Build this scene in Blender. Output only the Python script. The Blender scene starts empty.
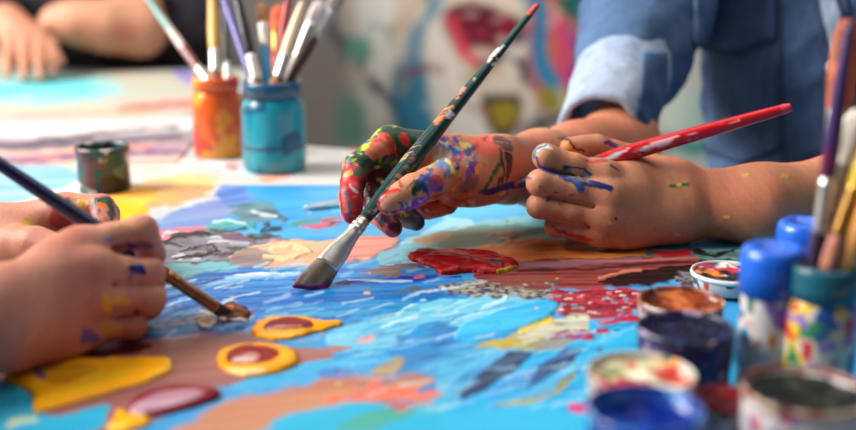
import bpy, bmesh, math, random
import numpy as np
from mathutils import Vector
random.seed(7); RNG = np.random.default_rng(7)
# ------------------------------------------------------------------ camera geometry
F = 1067.0; PITCH = math.radians(14.4); Z0 = 0.744; CAMZ = Z0 + 0.27
CP, SP = math.cos(PITCH), math.sin(PITCH)
def P(px, py, d):
    """point of the place seen at a pixel, d metres in front of the lens plane"""
    a = (px-428)/F*d; b = (215-py)/F*d
    return np.array([a, d*CP + b*SP, CAMZ - d*SP + b*CP])
def T(px, py, h=0.0):
    """point on a level h above the canvas"""
    v = np.array([(px-428)/F, CP+(215-py)/F*SP, -SP+(215-py)/F*CP])
    t = (Z0+h-CAMZ)/v[2]
    return np.array([0, 0, CAMZ]) + v*t
def proj(p):
    p = np.asarray(p, float)
    y = p[..., 1]; z = p[..., 2]-CAMZ
    d = y*CP - z*SP; b = y*SP + z*CP
    return 428+p[..., 0]/d*F, 215-b/d*F, d
def lin(c):
    c = np.asarray(c, float)/255.0
    return np.where(c <= .04045, c/12.92, ((c+.055)/1.055)**2.4)
# ------------------------------------------------------------------ noise
def _h(i, j, s):
    n = (i*374761393 + j*668265263 + s*974634533) & 0xffffffff
    n = ((n ^ (n >> 13))*1274126177) & 0xffffffff
    return ((n ^ (n >> 16)) & 0xffff)/65535.0
def vn(x, y, s=0):
    x = np.asarray(x, float); y = np.asarray(y, float)
    i = np.floor(x).astype(np.int64); j = np.floor(y).astype(np.int64)
    u = x-i; v = y-j; u = u*u*(3-2*u); v = v*v*(3-2*v)
    a = _h(i, j, s)*(1-u)+_h(i+1, j, s)*u
    b = _h(i, j+1, s)*(1-u)+_h(i+1, j+1, s)*u
    return a*(1-v)+b*v
def fbm(x, y, s=0, o=3):
    t = 0; a = .5; n = 0
    for k in range(o):
        t = t + a*vn(x*2**k, y*2**k, s+k*17); n += a; a *= .5
    return t/n
def ss(a, b, x):
    t = np.clip((x-a)/(b-a), 0, 1); return t*t*(3-2*t)
# ------------------------------------------------------------------ scene objects
COL = bpy.context.scene.collection
def tag(o, label=None, cat=None, group=None, kind=None):
    for k, v in (('label', label), ('category', cat), ('group', group), ('kind', kind)):
        if v: o[k] = v
    return o
def empty(name, loc, label, cat, group=None):
    o = bpy.data.objects.new(name, None); COL.objects.link(o); o.location = [float(v) for v in loc]
    o.empty_display_size = .02
    return tag(o, label, cat, group)
def world_loc(o):
    l = np.zeros(3)
    while o is not None:
        l = l + np.array(o.location); o = o.parent
    return l
def build(name, V, FC, mat, parent=None, loc=None, col=None, wet=None, smooth=True):
    V = np.asarray(V, float)
    if loc is None:
        loc = world_loc(parent) if parent else V.min(0)*np.array([0, 0, 1])+V.mean(0)*np.array([1, 1, 0])
    loc = np.asarray(loc, float)
    me = bpy.data.meshes.new(name)
    if isinstance(FC, np.ndarray): FC = FC.tolist()
    me.from_pydata((V-loc).tolist(), [], FC)
    if smooth: me.polygons.foreach_set('use_smooth', np.ones(len(me.polygons), bool))
    if col is not None:
        a = me.attributes.new('Col', 'FLOAT_COLOR', 'POINT')
        a.data.foreach_set('color', np.hstack([col, np.ones((len(col), 1))]).astype(np.float32).ravel())
    if wet is not None:
        a = me.attributes.new('wet', 'FLOAT', 'POINT'); a.data.foreach_set('value', np.asarray(wet, np.float32))
    me.materials.append(mat); me.update()
    o = bpy.data.objects.new(name, me); COL.objects.link(o)
    if parent: o.parent = parent; o.location = (loc-world_loc(parent)).tolist()
    else: o.location = loc.tolist()
    return o
# ------------------------------------------------------------------ materials
def newmat(name):
    m = bpy.data.materials.new(name); m.use_nodes = True
    nt = m.node_tree; b = nt.nodes['Principled BSDF']
    return m, nt, b
def N(nt, t, **kw):
    n = nt.nodes.new(t)
    for k, v in kw.items():
        if k in n.inputs.keys(): n.inputs[k].default_value = v
        else: setattr(n, k, v)
    return n
def rgba(c): return (*[float(v) for v in lin(c)], 1)
def noise(nt, scale, detail=3, vec=None, off=None, rough=.5):
    n = N(nt, 'ShaderNodeTexNoise', Scale=scale, Detail=detail, Roughness=rough)
    tc = N(nt, 'ShaderNodeTexCoord'); mp = N(nt, 'ShaderNodeMapping')
    if off: mp.inputs['Location'].default_value = off
    if vec: mp.inputs['Scale'].default_value = vec
    nt.links.new(tc.outputs['Object'], mp.inputs[0]); nt.links.new(mp.outputs[0], n.inputs['Vector'])
    return n
def ramp(nt, src, a, b, va=0., vb=1.):
    m = N(nt, 'ShaderNodeMapRange'); m.inputs[1].default_value = a; m.inputs[2].default_value = b
    m.inputs[3].default_value = va; m.inputs[4].default_value = vb
    nt.links.new(src, m.inputs[0]); return m.outputs[0]
def mix(nt, fac, a, b, mode='MIX'):
    m = N(nt, 'ShaderNodeMix', data_type='RGBA', blend_type=mode)
    if hasattr(fac, 'links'): nt.links.new(fac, m.inputs[0])
    else: m.inputs[0].default_value = fac
    for s, i in ((a, 6), (b, 7)):
        if hasattr(s, 'links'): nt.links.new(s, m.inputs[i])
        else: m.inputs[i].default_value = s
    return m.outputs[2]
def bump(nt, b, h, strength, dist=.001):
    bp = N(nt, 'ShaderNodeBump', Strength=strength, Distance=dist)
    nt.links.new(h, bp.inputs['Height']); nt.links.new(bp.outputs[0], b.inputs['Normal'])
def plain(name, c, rough=.5, metal=0., var=.12, scale=60, coat=0., bmp=0., sss=0.):
    m, nt, b = newmat(name)
    n = noise(nt, scale, 4)
    d = tuple(v*(1-var*1.6) for v in rgba(c)[:3])+(1,)
    nt.links.new(mix(nt, ramp(nt, n.outputs[0], .35, .7), rgba(c), d), b.inputs['Base Color'])
    b.inputs['Roughness'].default_value = rough; b.inputs['Metallic'].default_value = metal
    b.inputs['Coat Weight'].default_value = coat
    if sss: b.inputs['Subsurface Weight'].default_value = sss; b.inputs['Subsurface Scale'].default_value = .003
    if bmp: bump(nt, b, n.outputs[0], bmp)
    return m
def splat(name, base, layers, rough=.45, coat=0.):
    """base colour crossed by spots of paint, each layer (colour, scale, threshold)"""
    m, nt, b = newmat(name); c = rgba(base)
    n0 = noise(nt, 40, 3); c = mix(nt, ramp(nt, n0.outputs[0], .3, .7), c, tuple(v*.8 for v in c[:3])+(1,))
    for i, (lc, sc, th) in enumerate(layers):
        n = noise(nt, sc, 2, off=(i*3.7+1, i*1.9, i*2.3), rough=.4)
        c = mix(nt, ramp(nt, n.outputs[0], th, th+.03), c, rgba(lc))
    nt.links.new(c, b.inputs['Base Color']); b.inputs['Roughness'].default_value = rough
    b.inputs['Coat Weight'].default_value = coat
    bump(nt, b, n0.outputs[0], .2)
    return m
def vcol(name, r0=.5, r1=.2, spec=.5, bmp=0., bs=900, sss=0., coat=0.):
    """colour and wetness carried by the surface (paint laid on it)"""
    m, nt, b = newmat(name)
    a = N(nt, 'ShaderNodeAttribute', attribute_name='Col'); w = N(nt, 'ShaderNodeAttribute', attribute_name='wet')
    n = noise(nt, bs, 3)
    c = mix(nt, .10, a.outputs['Color'], ramp(nt, n.outputs[0], .3, .7), 'SOFT_LIGHT')
    nt.links.new(c, b.inputs['Base Color'])
    nt.links.new(ramp(nt, w.outputs['Fac'], 0, 1, r0, r1), b.inputs['Roughness'])
    b.inputs['Specular IOR Level'].default_value = spec
    b.inputs['Coat Weight'].default_value = coat
    if sss:
        nt.links.new(ramp(nt, w.outputs['Fac'], 0, 1, sss, 0), b.inputs['Subsurface Weight'])
        b.inputs['Subsurface Scale'].default_value = .004; b.inputs['Subsurface Radius'].default_value = (1, .35, .2)
    if bmp: bump(nt, b, n.outputs[0], bmp, .0006)
    return m
M = {}
M['paint'] = vcol('canvas_paint', .55, .24, .22, .25, 700)
M['sheet'] = vcol('painted_paper', .75, .4, .3, .1, 400)
M['wallpaint'] = vcol('mural_paint', .9, .6, .2, .1, 60)
M['skin'] = vcol('skin', .48, .24, .4, .8, 800, .10)
M['hand'] = vcol('painted_handle', .25, .4, .45, .05, 300)
M['bristle'] = vcol('bristles', .6, .25, .4, .4, 1500)
M['dab'] = vcol('thick_paint', .42, .26, .13, .08, 500)
M['steel'] = plain('nickel_ferrule', (226, 222, 214), .36, 1., .1, 200)
M['copper'] = plain('copper_ferrule', (190, 130, 95), .3, 1., .15, 200)
# ------------------------------------------------------------------ mesh helpers
def frame(ax, ref):
    ax = ax/np.linalg.norm(ax); u = ref-ax*(ref@ax); u = u/np.linalg.norm(u); return ax, u, np.cross(ax, u)
def loft(a, b, prof, n=28, ref=np.array([1., .01, 0.])):
    """closed tube from a towards b; prof = (s, ru, rv) with s in metres from a"""
    ax, u, v = frame(b-a, ref); th = np.arange(n)*2*math.pi/n
    V = []; 
    for s, ru, rv in prof:
        c = a+ax*s; V.append(c+np.outer(np.cos(th)*ru, u)+np.outer(np.sin(th)*rv, v))
    V = np.vstack(V); m = len(prof); FC = []
    for i in range(m-1):
        for j in range(n):
            k = (j+1) % n; FC.append((i*n+j, i*n+k, (i+1)*n+k, (i+1)*n+j))
    FC.append(tuple(range(n-1, -1, -1))); FC.append(tuple((m-1)*n+j for j in range(n)))
    return V, FC
def lathe(c, prof, n=40, wob=0., seed=0):
    """(r, z) profile turned about the vertical through c; closed at both ends when r = 0"""
    th = np.arange(n)*2*math.pi/n; V = []
    for r, z in prof:
        w = 1+wob*(vn(th*3, np.full(n, z*60), seed)-.5)
        V.append(np.c_[c[0]+np.cos(th)*r*w, c[1]+np.sin(th)*r*w, np.full(n, c[2]+z)])
    V = np.vstack(V); m = len(prof); FC = []
    for i in range(m-1):
        for j in range(n):
            k = (j+1) % n; FC.append((i*n+j, i*n+k, (i+1)*n+k, (i+1)*n+j))
    FC.append(tuple(range(n-1, -1, -1))); FC.append(tuple((m-1)*n+j for j in range(n)))
    return V, FC
def resample(prof, step):
    out = []
    for (a, b) in zip(prof[:-1], prof[1:]):
        k = max(1, int(abs(b[0]-a[0])/step))
        for i in range(k): out.append(tuple(a[q]+(b[q]-a[q])*i/k for q in range(len(a))))
    return out+[tuple(prof[-1])]
# ------------------------------------------------------------------ painting on surfaces
def polysd(x, y, poly):
    d = np.full(x.shape, 1e9); ins = np.zeros(x.shape, bool); n = len(poly)
    for i in range(n):
        (x0, y0), (x1, y1) = poly[i], poly[(i+1) % n]
        ex, ey = x1-x0, y1-y0; L = ex*ex+ey*ey+1e-12
        t = np.clip(((x-x0)*ex+(y-y0)*ey)/L, 0, 1)
        d = np.minimum(d, (x-x0-t*ex)**2+(y-y0-t*ey)**2)
        c = ((y0 > y) != (y1 > y)) & (x < (x1-x0)*(y-y0)/(y1-y0+1e-12)+x0)
        ins ^= c
    d = np.sqrt(d); return np.where(ins, d, -d)
def linesd(x, y, pts, w):
    """stroke along pts of half width w (number or list): positive inside"""
    best = np.full(x.shape, -1e9); n = len(pts)
    ws = w if isinstance(w, (list, tuple)) else [w]*n
    for i in range(n-1):
        (x0, y0), (x1, y1) = pts[i], pts[i+1]
        ex, ey = x1-x0, y1-y0; t = np.clip(((x-x0)*ex+(y-y0)*ey)/(ex*ex+ey*ey+1e-12), 0, 1)
        d = np.hypot(x-x0-t*ex, y-y0-t*ey); best = np.maximum(best, ws[i]+(ws[i+1]-ws[i])*t-d)
    return best
def smooth_poly(p, it=2):
    for _ in range(it):
        q = []
        for i in range(len(p)):
            a, b = p[i], p[(i+1) % len(p)]
            q += [(a[0]*.75+b[0]*.25, a[1]*.75+b[1]*.25), (a[0]*.25+b[0]*.75, a[1]*.25+b[1]*.75)]
        p = q
    return p
class Layer:
    """colour, wetness and relief over a set of points seen at pixels x, y"""
    def __init__(s, pts, base, wet=.3):
        s.p = np.asarray(pts, float); s.x, s.y, s.d = proj(s.p); n = len(s.x)
        s.c = np.tile(lin(base), (n, 1)); s.wet = np.full(n, float(wet)); s.h = np.zeros(n); s.k = 0
        s.a, s.b = s.p[:, 0], s.p[:, 1]; s.ok = np.ones(n, bool)
    def put(s, poly=None, line=None, w=3, col=(255, 255, 255), col2=None, ang=None, su=25, sv=500, soft=1.2, warp=3, wf=90, h=.0, rim=.0,
            wet=None, op=1., streak=.5, thr=None, dens=None, near=None):
        s.k += 1; k = s.k*31
        P0 = poly if poly is not None else line
        xs = [q[0] for q in P0]; ys = [q[1] for q in P0]; mw = max(w) if isinstance(w, (list, tuple)) else w
        g = warp+soft+2+(mw if line is not None else 0)
        m = s.ok & (s.x > min(xs)-g) & (s.x < max(xs)+g) & (s.y > min(ys)-g) & (s.y < max(ys)+g)
        if near is not None: m &= np.abs(s.d-near) < .022
        if not m.any(): return s
        a, b = s.a[m], s.b[m]
        x = s.x[m]+(fbm(a*wf, b*wf, k)-.5)*2*warp*1.6; y = s.y[m]+(fbm(a*wf, b*wf, k+5)-.5)*2*warp
        sd = polysd(x, y, smooth_poly(poly)) if poly is not None else linesd(x, y, line, w)
        mask = ss(-soft, soft, sd)*op
        if ang is None: u, v = a, b
        else:
            t = math.radians(ang); u = a*math.cos(t)+b*math.sin(t); v = -a*math.sin(t)+b*math.cos(t)
        st = .6*vn(u*su, v*sv, k+9)+.4*vn(u*su*2.1, v*sv*2.3, k+11)
        if thr is not None: mask = mask*ss(thr-.06, thr+.06, st)
        if dens is not None: mask = mask*ss(dens-.05, dens+.05, fbm(a*420, b*420, k+13))
        c = np.tile(lin(col), (m.sum(), 1))
        if col2 is not None: c = c+(lin(col2)-c)*ss(.5-streak*.5, .5+streak*.5, st)[:, None]
        c = c*(1+.10*(st-.5))[:, None]
        s.c[m] = s.c[m]*(1-mask[:, None])+c*mask[:, None]
        if wet is not None: s.wet[m] = s.wet[m]*(1-mask)+wet*mask
        if h or rim: s.h[m] = s.h[m]*(1-.6*mask)+mask*(h*(.55+.7*st)+rim*np.exp(-(np.maximum(sd, 0)/2.2)**2))*1e-3
        return s
def grid(xs, ys, f):
    X, Y = np.meshgrid(xs, ys); V = np.c_[X.ravel(), Y.ravel()]; nx, ny = len(xs), len(ys)
    i = (np.arange(ny-1)[:, None]*nx+np.arange(nx-1)[None, :]).ravel()
    FC = np.c_[i, i+1, i+nx+1, i+nx]
    return f(V), FC, nx, ny
def skirt(V, FC, nx, ny, dz):
    """turn a height field into a slab by adding side walls and a bottom"""
    ring = list(range(nx))+[nx*j+nx-1 for j in range(1, ny)]+[nx*(ny-1)+i for i in range(nx-2, -1, -1)]+[nx*j for j in range(ny-2, 0, -1)]
    B = V[ring].copy(); B[:, 2] = dz; n0 = len(V); L = len(ring); FC = FC.tolist()
    for i in range(L):
        j = (i+1) % L; FC.append((ring[j], ring[i], n0+i, n0+j))
    FC.append(tuple(n0+i for i in range(L-1, -1, -1)))
    return np.vstack([V, B]), FC, ring
# ------------------------------------------------------------------ bodies: one smooth surface round a skeleton
def cone_d(p, q):
    a, ra, b, rb = q; ba = b-a; pa = p-a
    t = np.clip((pa@ba)/(ba@ba+1e-12), 0, 1)
    e = pa-t[:, None]*ba
    return np.sqrt((e*e).sum(1))-(ra+(rb-ra)*t)
def smin(a, b, k):
    h = np.maximum(k-np.abs(a-b), 0)/k
    return np.minimum(a, b)-h*h*k*.25
class Body:
    def __init__(s): s.base = []; s.fing = []; s.cuts = []
    def limb(s, pts, k=.014):
        for a, b in zip(pts[:-1], pts[1:]): s.base.append((np.array(a[0]), a[1], np.array(b[0]), b[1], k))
    def finger(s, pts, kb=.009, k=.005):
        q = []
        for i, (a, b) in enumerate(zip(pts[:-1], pts[1:])):
            a0, b0 = np.array(a[0]), np.array(b[0])
            m = a0*.5+b0*.5; rm = (a[1]+b[1])*.5*(.95 if i > 0 else .97)
            q.append((a0, a[1], m, rm)); q.append((m, rm, b0, b[1]))
        s.fing.append((q, kb, k))
    def cut(s, a, b, r, depth=.001): s.cuts.append((np.array(a), r, np.array(b), r))
    def field(s, p, c, rad):
        def near(q): 
            return cone_d(c[None, :], q[:4])[0] < rad+.012+(q[4] if len(q) > 4 else .012)
        big = np.full(len(p), 1.)
        D = big; first = True
        for q in s.base:
            if near(q):
                d = cone_d(p, q[:4]); D = d if first else smin(D, d, q[4]); first = False
        base = D
        for chain, kb, k in s.fing:
            df = None
            for i, q in enumerate(chain):
                if near(q):
                    d = cone_d(p, q); df = d if df is None else smin(df, d, k)
                    if i == 0: D = np.minimum(D, smin(base, d, kb))
            if df is not None: D = np.minimum(D, df)
        for q in s.cuts:
            if near(q):
                d = -cone_d(p, q); h = np.maximum(.0012-np.abs(D-d), 0)/.0012
                D = np.maximum(D, d)+h*h*.0012*.25
        return D
    def mesh(s, h, B=16):
        al = [q for q in s.base]+[q for f in s.fing for q in f[0]]
        lo = np.min([np.minimum(q[0], q[2])-max(q[1], q[3]) for q in al], 0)-.01
        hi = np.max([np.maximum(q[0], q[2])+max(q[1], q[3]) for q in al], 0)+.01
        nb = np.ceil((hi-lo)/(h*B)).astype(int); S = np.array([1, 4096, 4096*4096], np.int64)
        half = B*h*.5*1.733
        gx = np.stack(np.meshgrid(*[np.arange(n) for n in nb], indexing='ij'), -1).reshape(-1, 3)
        cen = lo+(gx+.5)*h*B
        dc = np.full(len(cen), 1e9)
        for q in al: dc = np.minimum(dc, cone_d(cen, q[:4]))
        keep = gx[np.abs(dc) < half+.012]
        L = np.stack(np.meshgrid(*[np.arange(B+1)]*3, indexing='ij'), -1).reshape(-1, 3)
        KV, PV, Q = [], [], []
        for g in keep:
            o = g*B; pts = lo+(o+L)*h; c = lo+(o+B*.5)*h
            v = s.field(pts, c, half).reshape(B+1, B+1, B+1); ins = v < 0
            if ins.all() or not ins.any(): continue
            acc = np.zeros((B, B, B, 3)); cnt = np.zeros((B, B, B))
            for ax in range(3):
                w = np.moveaxis(v, ax, 0); wi = w < 0
                cr = wi[:-1] != wi[1:]
                t = np.where(cr, w[:-1]/(w[:-1]-w[1:]+1e-12*(w[:-1] == w[1:])), 0)
                for e in range(2):
                    for f in range(2):
                        m = cr[:, e:B+e, f:B+f]; tt = t[:, e:B+e, f:B+f]*m
                        pos = np.zeros(m.shape+(3,)); oth = [q for q in range(3) if q != ax]
                        pos[..., ax] = tt; pos[..., oth[0]] = e*m; pos[..., oth[1]] = f*m
                        acc += np.transpose(pos, list(np.argsort([ax]+oth))+[3])
                        cnt += np.transpose(m, np.argsort([ax]+oth))
                # faces
                idx = np.argwhere(cr[:, :B, :B])
                if len(idx):
                    oth = [q for q in range(3) if q != ax]
                    ijk = np.zeros((len(idx), 3), np.int64); ijk[:, ax] = idx[:, 0]; ijk[:, oth[0]] = idx[:, 1]; ijk[:, oth[1]] = idx[:, 2]
                    o1, o2 = (ax+1) % 3, (ax+2) % 3
                    e1 = np.eye(3, dtype=np.int64)[o1]; e2 = np.eye(3, dtype=np.int64)[o2]
                    gk = o+ijk
                    q4 = np.stack([(gk-e1-e2+1)@S, (gk-e2+1)@S, (gk+1)@S, (gk-e1+1)@S], 1)
                    inside = wi[:-1][:, :B, :B][tuple(idx.T)]
                    Q.append(np.where(inside[:, None], q4, q4[:, ::-1]))
            m = cnt > 0; idx = np.argwhere(m)
            PV.append(lo+(o+idx+acc[m]/cnt[m][:, None])*h); KV.append((o+idx+1)@S)
        KV = np.concatenate(KV); PV = np.concatenate(PV); Q = np.concatenate(Q)
        od = np.argsort(KV); KV = KV[od]; PV = PV[od]
        ix = np.clip(np.searchsorted(KV, Q), 0, len(KV)-1)
        good = (KV[ix] == Q).all(1); FC = ix[good]
        for _ in range(2):                       # even out the lattice
            acc = np.zeros_like(PV); cn = np.zeros(len(PV))
            for i in range(4):
                a, b = FC[:, i], FC[:, (i+1) % 4]
                for q in range(3):
                    acc[:, q] += np.bincount(a, PV[b, q], len(PV))
                cn += np.bincount(a, minlength=len(PV))
            PV = PV*.5+.5*acc/np.maximum(cn, 1)[:, None]
        return PV, FC
def normals(V, FC):
    n = np.cross(V[FC[:, 2]]-V[FC[:, 0]], V[FC[:, 3]]-V[FC[:, 1]])
    o = np.zeros_like(V)
    for i in range(4):
        for q in range(3): o[:, q] += np.bincount(FC[:, i], n[:, q], len(V))
    return o/(np.linalg.norm(o, axis=1)[:, None]+1e-12)
def facing(V, Nn):
    w = np.array([0, 0, CAMZ])-V; w /= np.linalg.norm(w, axis=1)[:, None]
    return (w*Nn).sum(1)
def J(*a):
    """joint list (px, py, depth, radius) -> points"""
    return [(P(x, y, d), r) for x, y, d, r in a]
# ================================================================== SETTING
def box(x0, x1, y0, y1, z0, z1):
    V = [(x, y, z) for z in (z0, z1) for y in (y0, y1) for x in (x0, x1)]
    return V, [(0, 2, 3, 1), (4, 5, 7, 6), (0, 1, 5, 4), (2, 6, 7, 3), (0, 4, 6, 2), (1, 3, 7, 5)]
WALLY = 3.0
V, FC = box(-3.2, 3.0, -1.2, WALLY, -.05, 0)
tag(build('floor', V, FC, plain('grey_floor', (120, 112, 104), .6, var=.2, scale=6), smooth=False), 'grey studio floor under the tables', 'floor', kind='structure')
# back wall with a painted mural
def wallf(V): return np.c_[V[:, 0], np.full(len(V), WALLY), V[:, 1]]
V, FC, nx, ny = grid(np.linspace(-3.2, 3.0, 520), np.linspace(0, 2.6, 300), wallf)
W = Layer(V, (206, 194, 176), .2)
W.put(poly=[(150, -200), (340, -200), (345, 260), (150, 260)], col=(190, 182, 172), col2=(160, 152, 146), su=2, sv=2, soft=10, warp=20, wf=2)
W.put(poly=[(360, -100), (398, -100), (388, 160), (352, 160)], col=(226, 222, 212), col2=(200, 205, 200), ang=90, su=2, sv=12, soft=5)
W.put(line=[(318, 10), (345, 45), (368, 78), (395, 105), (410, 140)], w=5, col=(96, 96, 100), soft=3)
W.put(line=[(333, -20), (330, 30), (345, 60)], w=4, col=(120, 118, 118), soft=3)
W.put(poly=[(340, 38), (366, 34), (378, 58), (350, 66)], col=(110, 170, 150), soft=5)
W.put(poly=[(395, 50), (440, 66), (462, 88), (440, 130), (404, 150), (394, 110)], col=(80, 150, 172), col2=(40, 105, 130), soft=6, warp=8, wf=8)
W.put(line=[(448, -40), (436, 5), (416, 38), (408, 90), (418, 150)], w=[5, 6, 8, 10, 11], op=.75, col=(60, 130, 164), col2=(110, 176, 190), ang=90, su=2, sv=10, soft=4)
W.put(poly=[(340, 90), (362, 100), (366, 150), (330, 150)], col=(120, 170, 150), col2=(190, 195, 180), su=4, sv=4, soft=6)
W.put(poly=[(430, 0), (470, 90), (500, 160), (455, 160), (425, 90)], col=(222, 214, 202), soft=8)
W.put(poly=[(440, 10), (472, 2), (512, 12), (528, 34), (508, 52), (480, 48), (462, 58), (448, 40)], col=(160, 38, 58), col2=(96, 20, 40), su=9, sv=9, soft=4, warp=6, wf=10)
W.put(line=[(452, 22), (462, 50), (474, 60)], w=6, col=(215, 70, 90), soft=4)
W.put(line=[(478, 70), (500, 56), (522, 62), (530, 84)], w=5, col=(60, 60, 74), soft=3)
W.put(poly=[(530, -30), (620, -30), (640, 160), (560, 160), (530, 80)], col=(148, 52, 88), col2=(205, 112, 70), su=5, sv=5, soft=6, warp=10, wf=8)
W.put(poly=[(555, -40), (620, -40), (622, 22), (575, 26), (552, 8)], col=(28, 122, 84), col2=(20, 80, 70), su=5, sv=5, soft=6)
W.put(line=[(530, -10), (544, 18), (538, 48), (548, 76), (566, 90)], w=[8, 9, 10, 9, 7], col=(40, 150, 180), col2=(30, 90, 140), ang=70, su=3, sv=14, soft=3)
W.put(line=[(556, 20), (566, 44), (562, 70), (575, 90)], w=6, col=(196, 60, 110), soft=3)
W.put(line=[(570, 30), (580, 52), (574, 76)], w=4, col=(52, 60, 140), soft=2)
W.put(poly=[(540, 84), (575, 92), (598, 112), (565, 118), (540, 108)], col=(196, 178, 60), col2=(120, 120, 50), su=6, sv=6, soft=4)
W.put(poly=[(476, 92), (500, 96), (522, 92), (528, 112), (506, 146), (488, 128)], col=(40, 38, 36), soft=4)
W.put(poly=[(486, 100), (500, 103), (514, 100), (519, 113), (505, 134), (492, 120)], col=(172, 152, 42), col2=(140, 122, 40), su=8, sv=8, soft=3)
W.put(poly=[(524, 112), (600, 116), (640, 190), (530, 190)], col=(205, 200, 190), col2=(90, 100, 100), su=7, sv=7, soft=5, warp=10, wf=8)
W.put(line=[(535, 128), (556, 118), (580, 132), (600, 128)], w=4, col=(50, 50, 52), soft=3)
W.put(line=[(530, 150), (560, 142), (590, 150)], w=6, col=(90, 170, 180), soft=4)
W.put(poly=[(620, -60), (900, -60), (900, 220), (620, 220)], col=(200, 196, 186), col2=(70, 110, 110), su=6, sv=6, soft=5, warp=10, wf=6)
W.put(poly=[(660, 90), (690, 84), (712, 110), (700, 150), (664, 150)], col=(214, 220, 206), col2=(150, 175, 165), su=6, sv=6, soft=5)
W.put(line=[(640, 160), (670, 140), (700, 150), (720, 130)], w=7, col=(60, 130, 130), soft=4)
W.put(poly=[(190, -60), (330, -60), (330, 20), (300, 60), (200, 50)], col=(206, 200, 192), col2=(175, 165, 160), su=4, sv=4, soft=10, op=.6)
for i in range(60):
    x = 340+random.random()*270; y = -20+random.random()*180; a_ = random.random()*6.28; l_ = 8+random.random()*22
    W.put(line=[(x, y), (x+l_*.5*math.cos(a_)+4, y+l_*.5*math.sin(a_)), (x+l_*math.cos(a_+.6), y+l_*math.sin(a_+.6))], w=1+random.random()*3, col=random.choice([(230, 222, 208), (210, 198, 180), (60, 130, 150), (150, 50, 70), (180, 160, 70), (70, 66, 74), (130, 170, 160), (200, 120, 100)]), op=.35+.4*random.random(), soft=2, warp=5, wf=9)
tag(build('wall_back', V, FC, M['wallpaint'], col=W.c, wet=W.wet), 'cream wall covered with a loose swirling mural', 'wall', kind='structure')

# ------------------------------------------------------------------ tables
TOPM = splat('table_top_paint', (196, 196, 194), [((70, 150, 190), 9, .66), ((215, 120, 90), 11, .68), ((240, 190, 70), 8, .7)], .5)
def table(name, org, rot, u0, u1, v0, v1, top, label):
    """org = a point of the far edge; u runs along that edge, v away from the lens"""
    r = math.radians(rot); U = np.array([math.cos(r), math.sin(r), 0]); W = np.array([-math.sin(r), math.cos(r), 0]); org = np.array([org[0], org[1], 0.])
    def turn(V): V = np.asarray(V, float); return org+V[:, :1]*U+V[:, 1:2]*W+np.c_[V[:, 0]*0, V[:, 0]*0, V[:, 2]]
    t = empty(name, org+U*(u0+u1)/2+W*(v0+v1)/2, label, 'table', 'work tables')
    V, FC = box(u0, u1, v0, v1, top-.03, top)
    o = build('tabletop', turn(V), FC, TOPM, t, smooth=False)
    bv = o.modifiers.new('edge', 'BEVEL'); bv.width = .004; bv.segments = 2
    for x in (u0+.06, u1-.06):
        for y in (v0+.06, v1-.06):
            V, FC = box(x-.025, x+.025, y-.025, y+.025, 0, top-.03); build('leg', turn(V), FC, M_leg, t, smooth=False)
    return t
M_leg = plain('table_leg_paint', (70, 70, 74), .5)
TT = Z0-.004
table('work_table', (-.13, 1.44), -17.5, -.42, 1.1, -.95, 0, TT, 'near work table under the large wet canvas')
table('work_table', (-.35, 2.36), 0, -1.4, 0, -.78, 0, TT, 'far work table behind the orange jar with pale painted sheets')

# ------------------------------------------------------------------ the big canvas
def canvf(V): return np.c_[V, np.full(len(V), Z0)]
xs = np.concatenate([np.arange(-.30, -.26, .0016), np.arange(-.26, .26, .00105), np.arange(.26, .62, .0018)])
ys = []; y = .43
while y < 1.19: ys.append(y); y += .0013*(y/.6)**1.1
V, FC, nx, ny = grid(xs, np.array(ys), canvf)
C = Layer(V, (64, 158, 208), .55)
p = C.put
# --- far part
p(poly=[(-40, 100), (900, 100), (900, 262), (-40, 262)], col=(84, 176, 216), col2=(60, 152, 204), ang=10, su=5, sv=60, soft=4)
p(poly=[(330, 196), (560, 196), (540, 222), (400, 232), (330, 214)], col=(58, 168, 222), col2=(88, 186, 226), ang=5, su=6, sv=60)
p(poly=[(120, 228), (150, 208), (228, 184), (262, 198), (216, 224), (150, 238)], col=(138, 158, 198), col2=(112, 140, 192), ang=40, su=8, sv=90, warp=4)
p(poly=[(60, 250), (120, 170), (250, 176), (232, 191), (190, 206), (150, 220), (100, 232)], col=(214, 208, 200), col2=(196, 196, 196), su=20, sv=20, soft=2, warp=5)
p(poly=[(136, 196), (168, 182), (214, 184), (214, 194), (176, 204), (146, 212)], col=(238, 176, 90), col2=(226, 160, 110), su=20, sv=30, soft=2, warp=4)
p(poly=[(90, 226), (118, 204), (150, 204), (150, 218), (120, 228)], col=(250, 180, 24), soft=1.5, warp=4)
p(line=[(196, 186), (220, 184), (236, 182)], w=2, col=(200, 120, 100), thr=.45, warp=4)
p(poly=[(212, 186), (246, 184), (250, 200), (226, 210)], col=(70, 110, 186), col2=(110, 150, 205), ang=40, su=8, sv=90)
p(poly=[(130, 234), (180, 226), (214, 225), (212, 234), (160, 246), (130, 248)], col=(218, 112, 122), col2=(205, 136, 150), ang=10, su=10, sv=150)
p(poly=[(130, 250), (165, 238), (214, 229), (282, 238), (304, 248), (290, 258), (236, 266), (190, 274), (160, 284), (130, 280)], col=(140, 134, 140), col2=(112, 106, 112), su=90, sv=150, warp=6, wf=120, h=.9, wet=.6)
p(line=[(210, 229), (232, 224), (254, 227)], w=[3, 4, 2], col=(70, 168, 160), warp=3, h=1.2, wet=.9)
p(line=[(208, 231), (228, 232), (246, 229)], w=1.5, col=(18, 74, 74), warp=2, h=1)
p(line=[(214, 222), (232, 221), (246, 224)], w=1.2, col=(190, 226, 220), warp=2, h=1)
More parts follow.
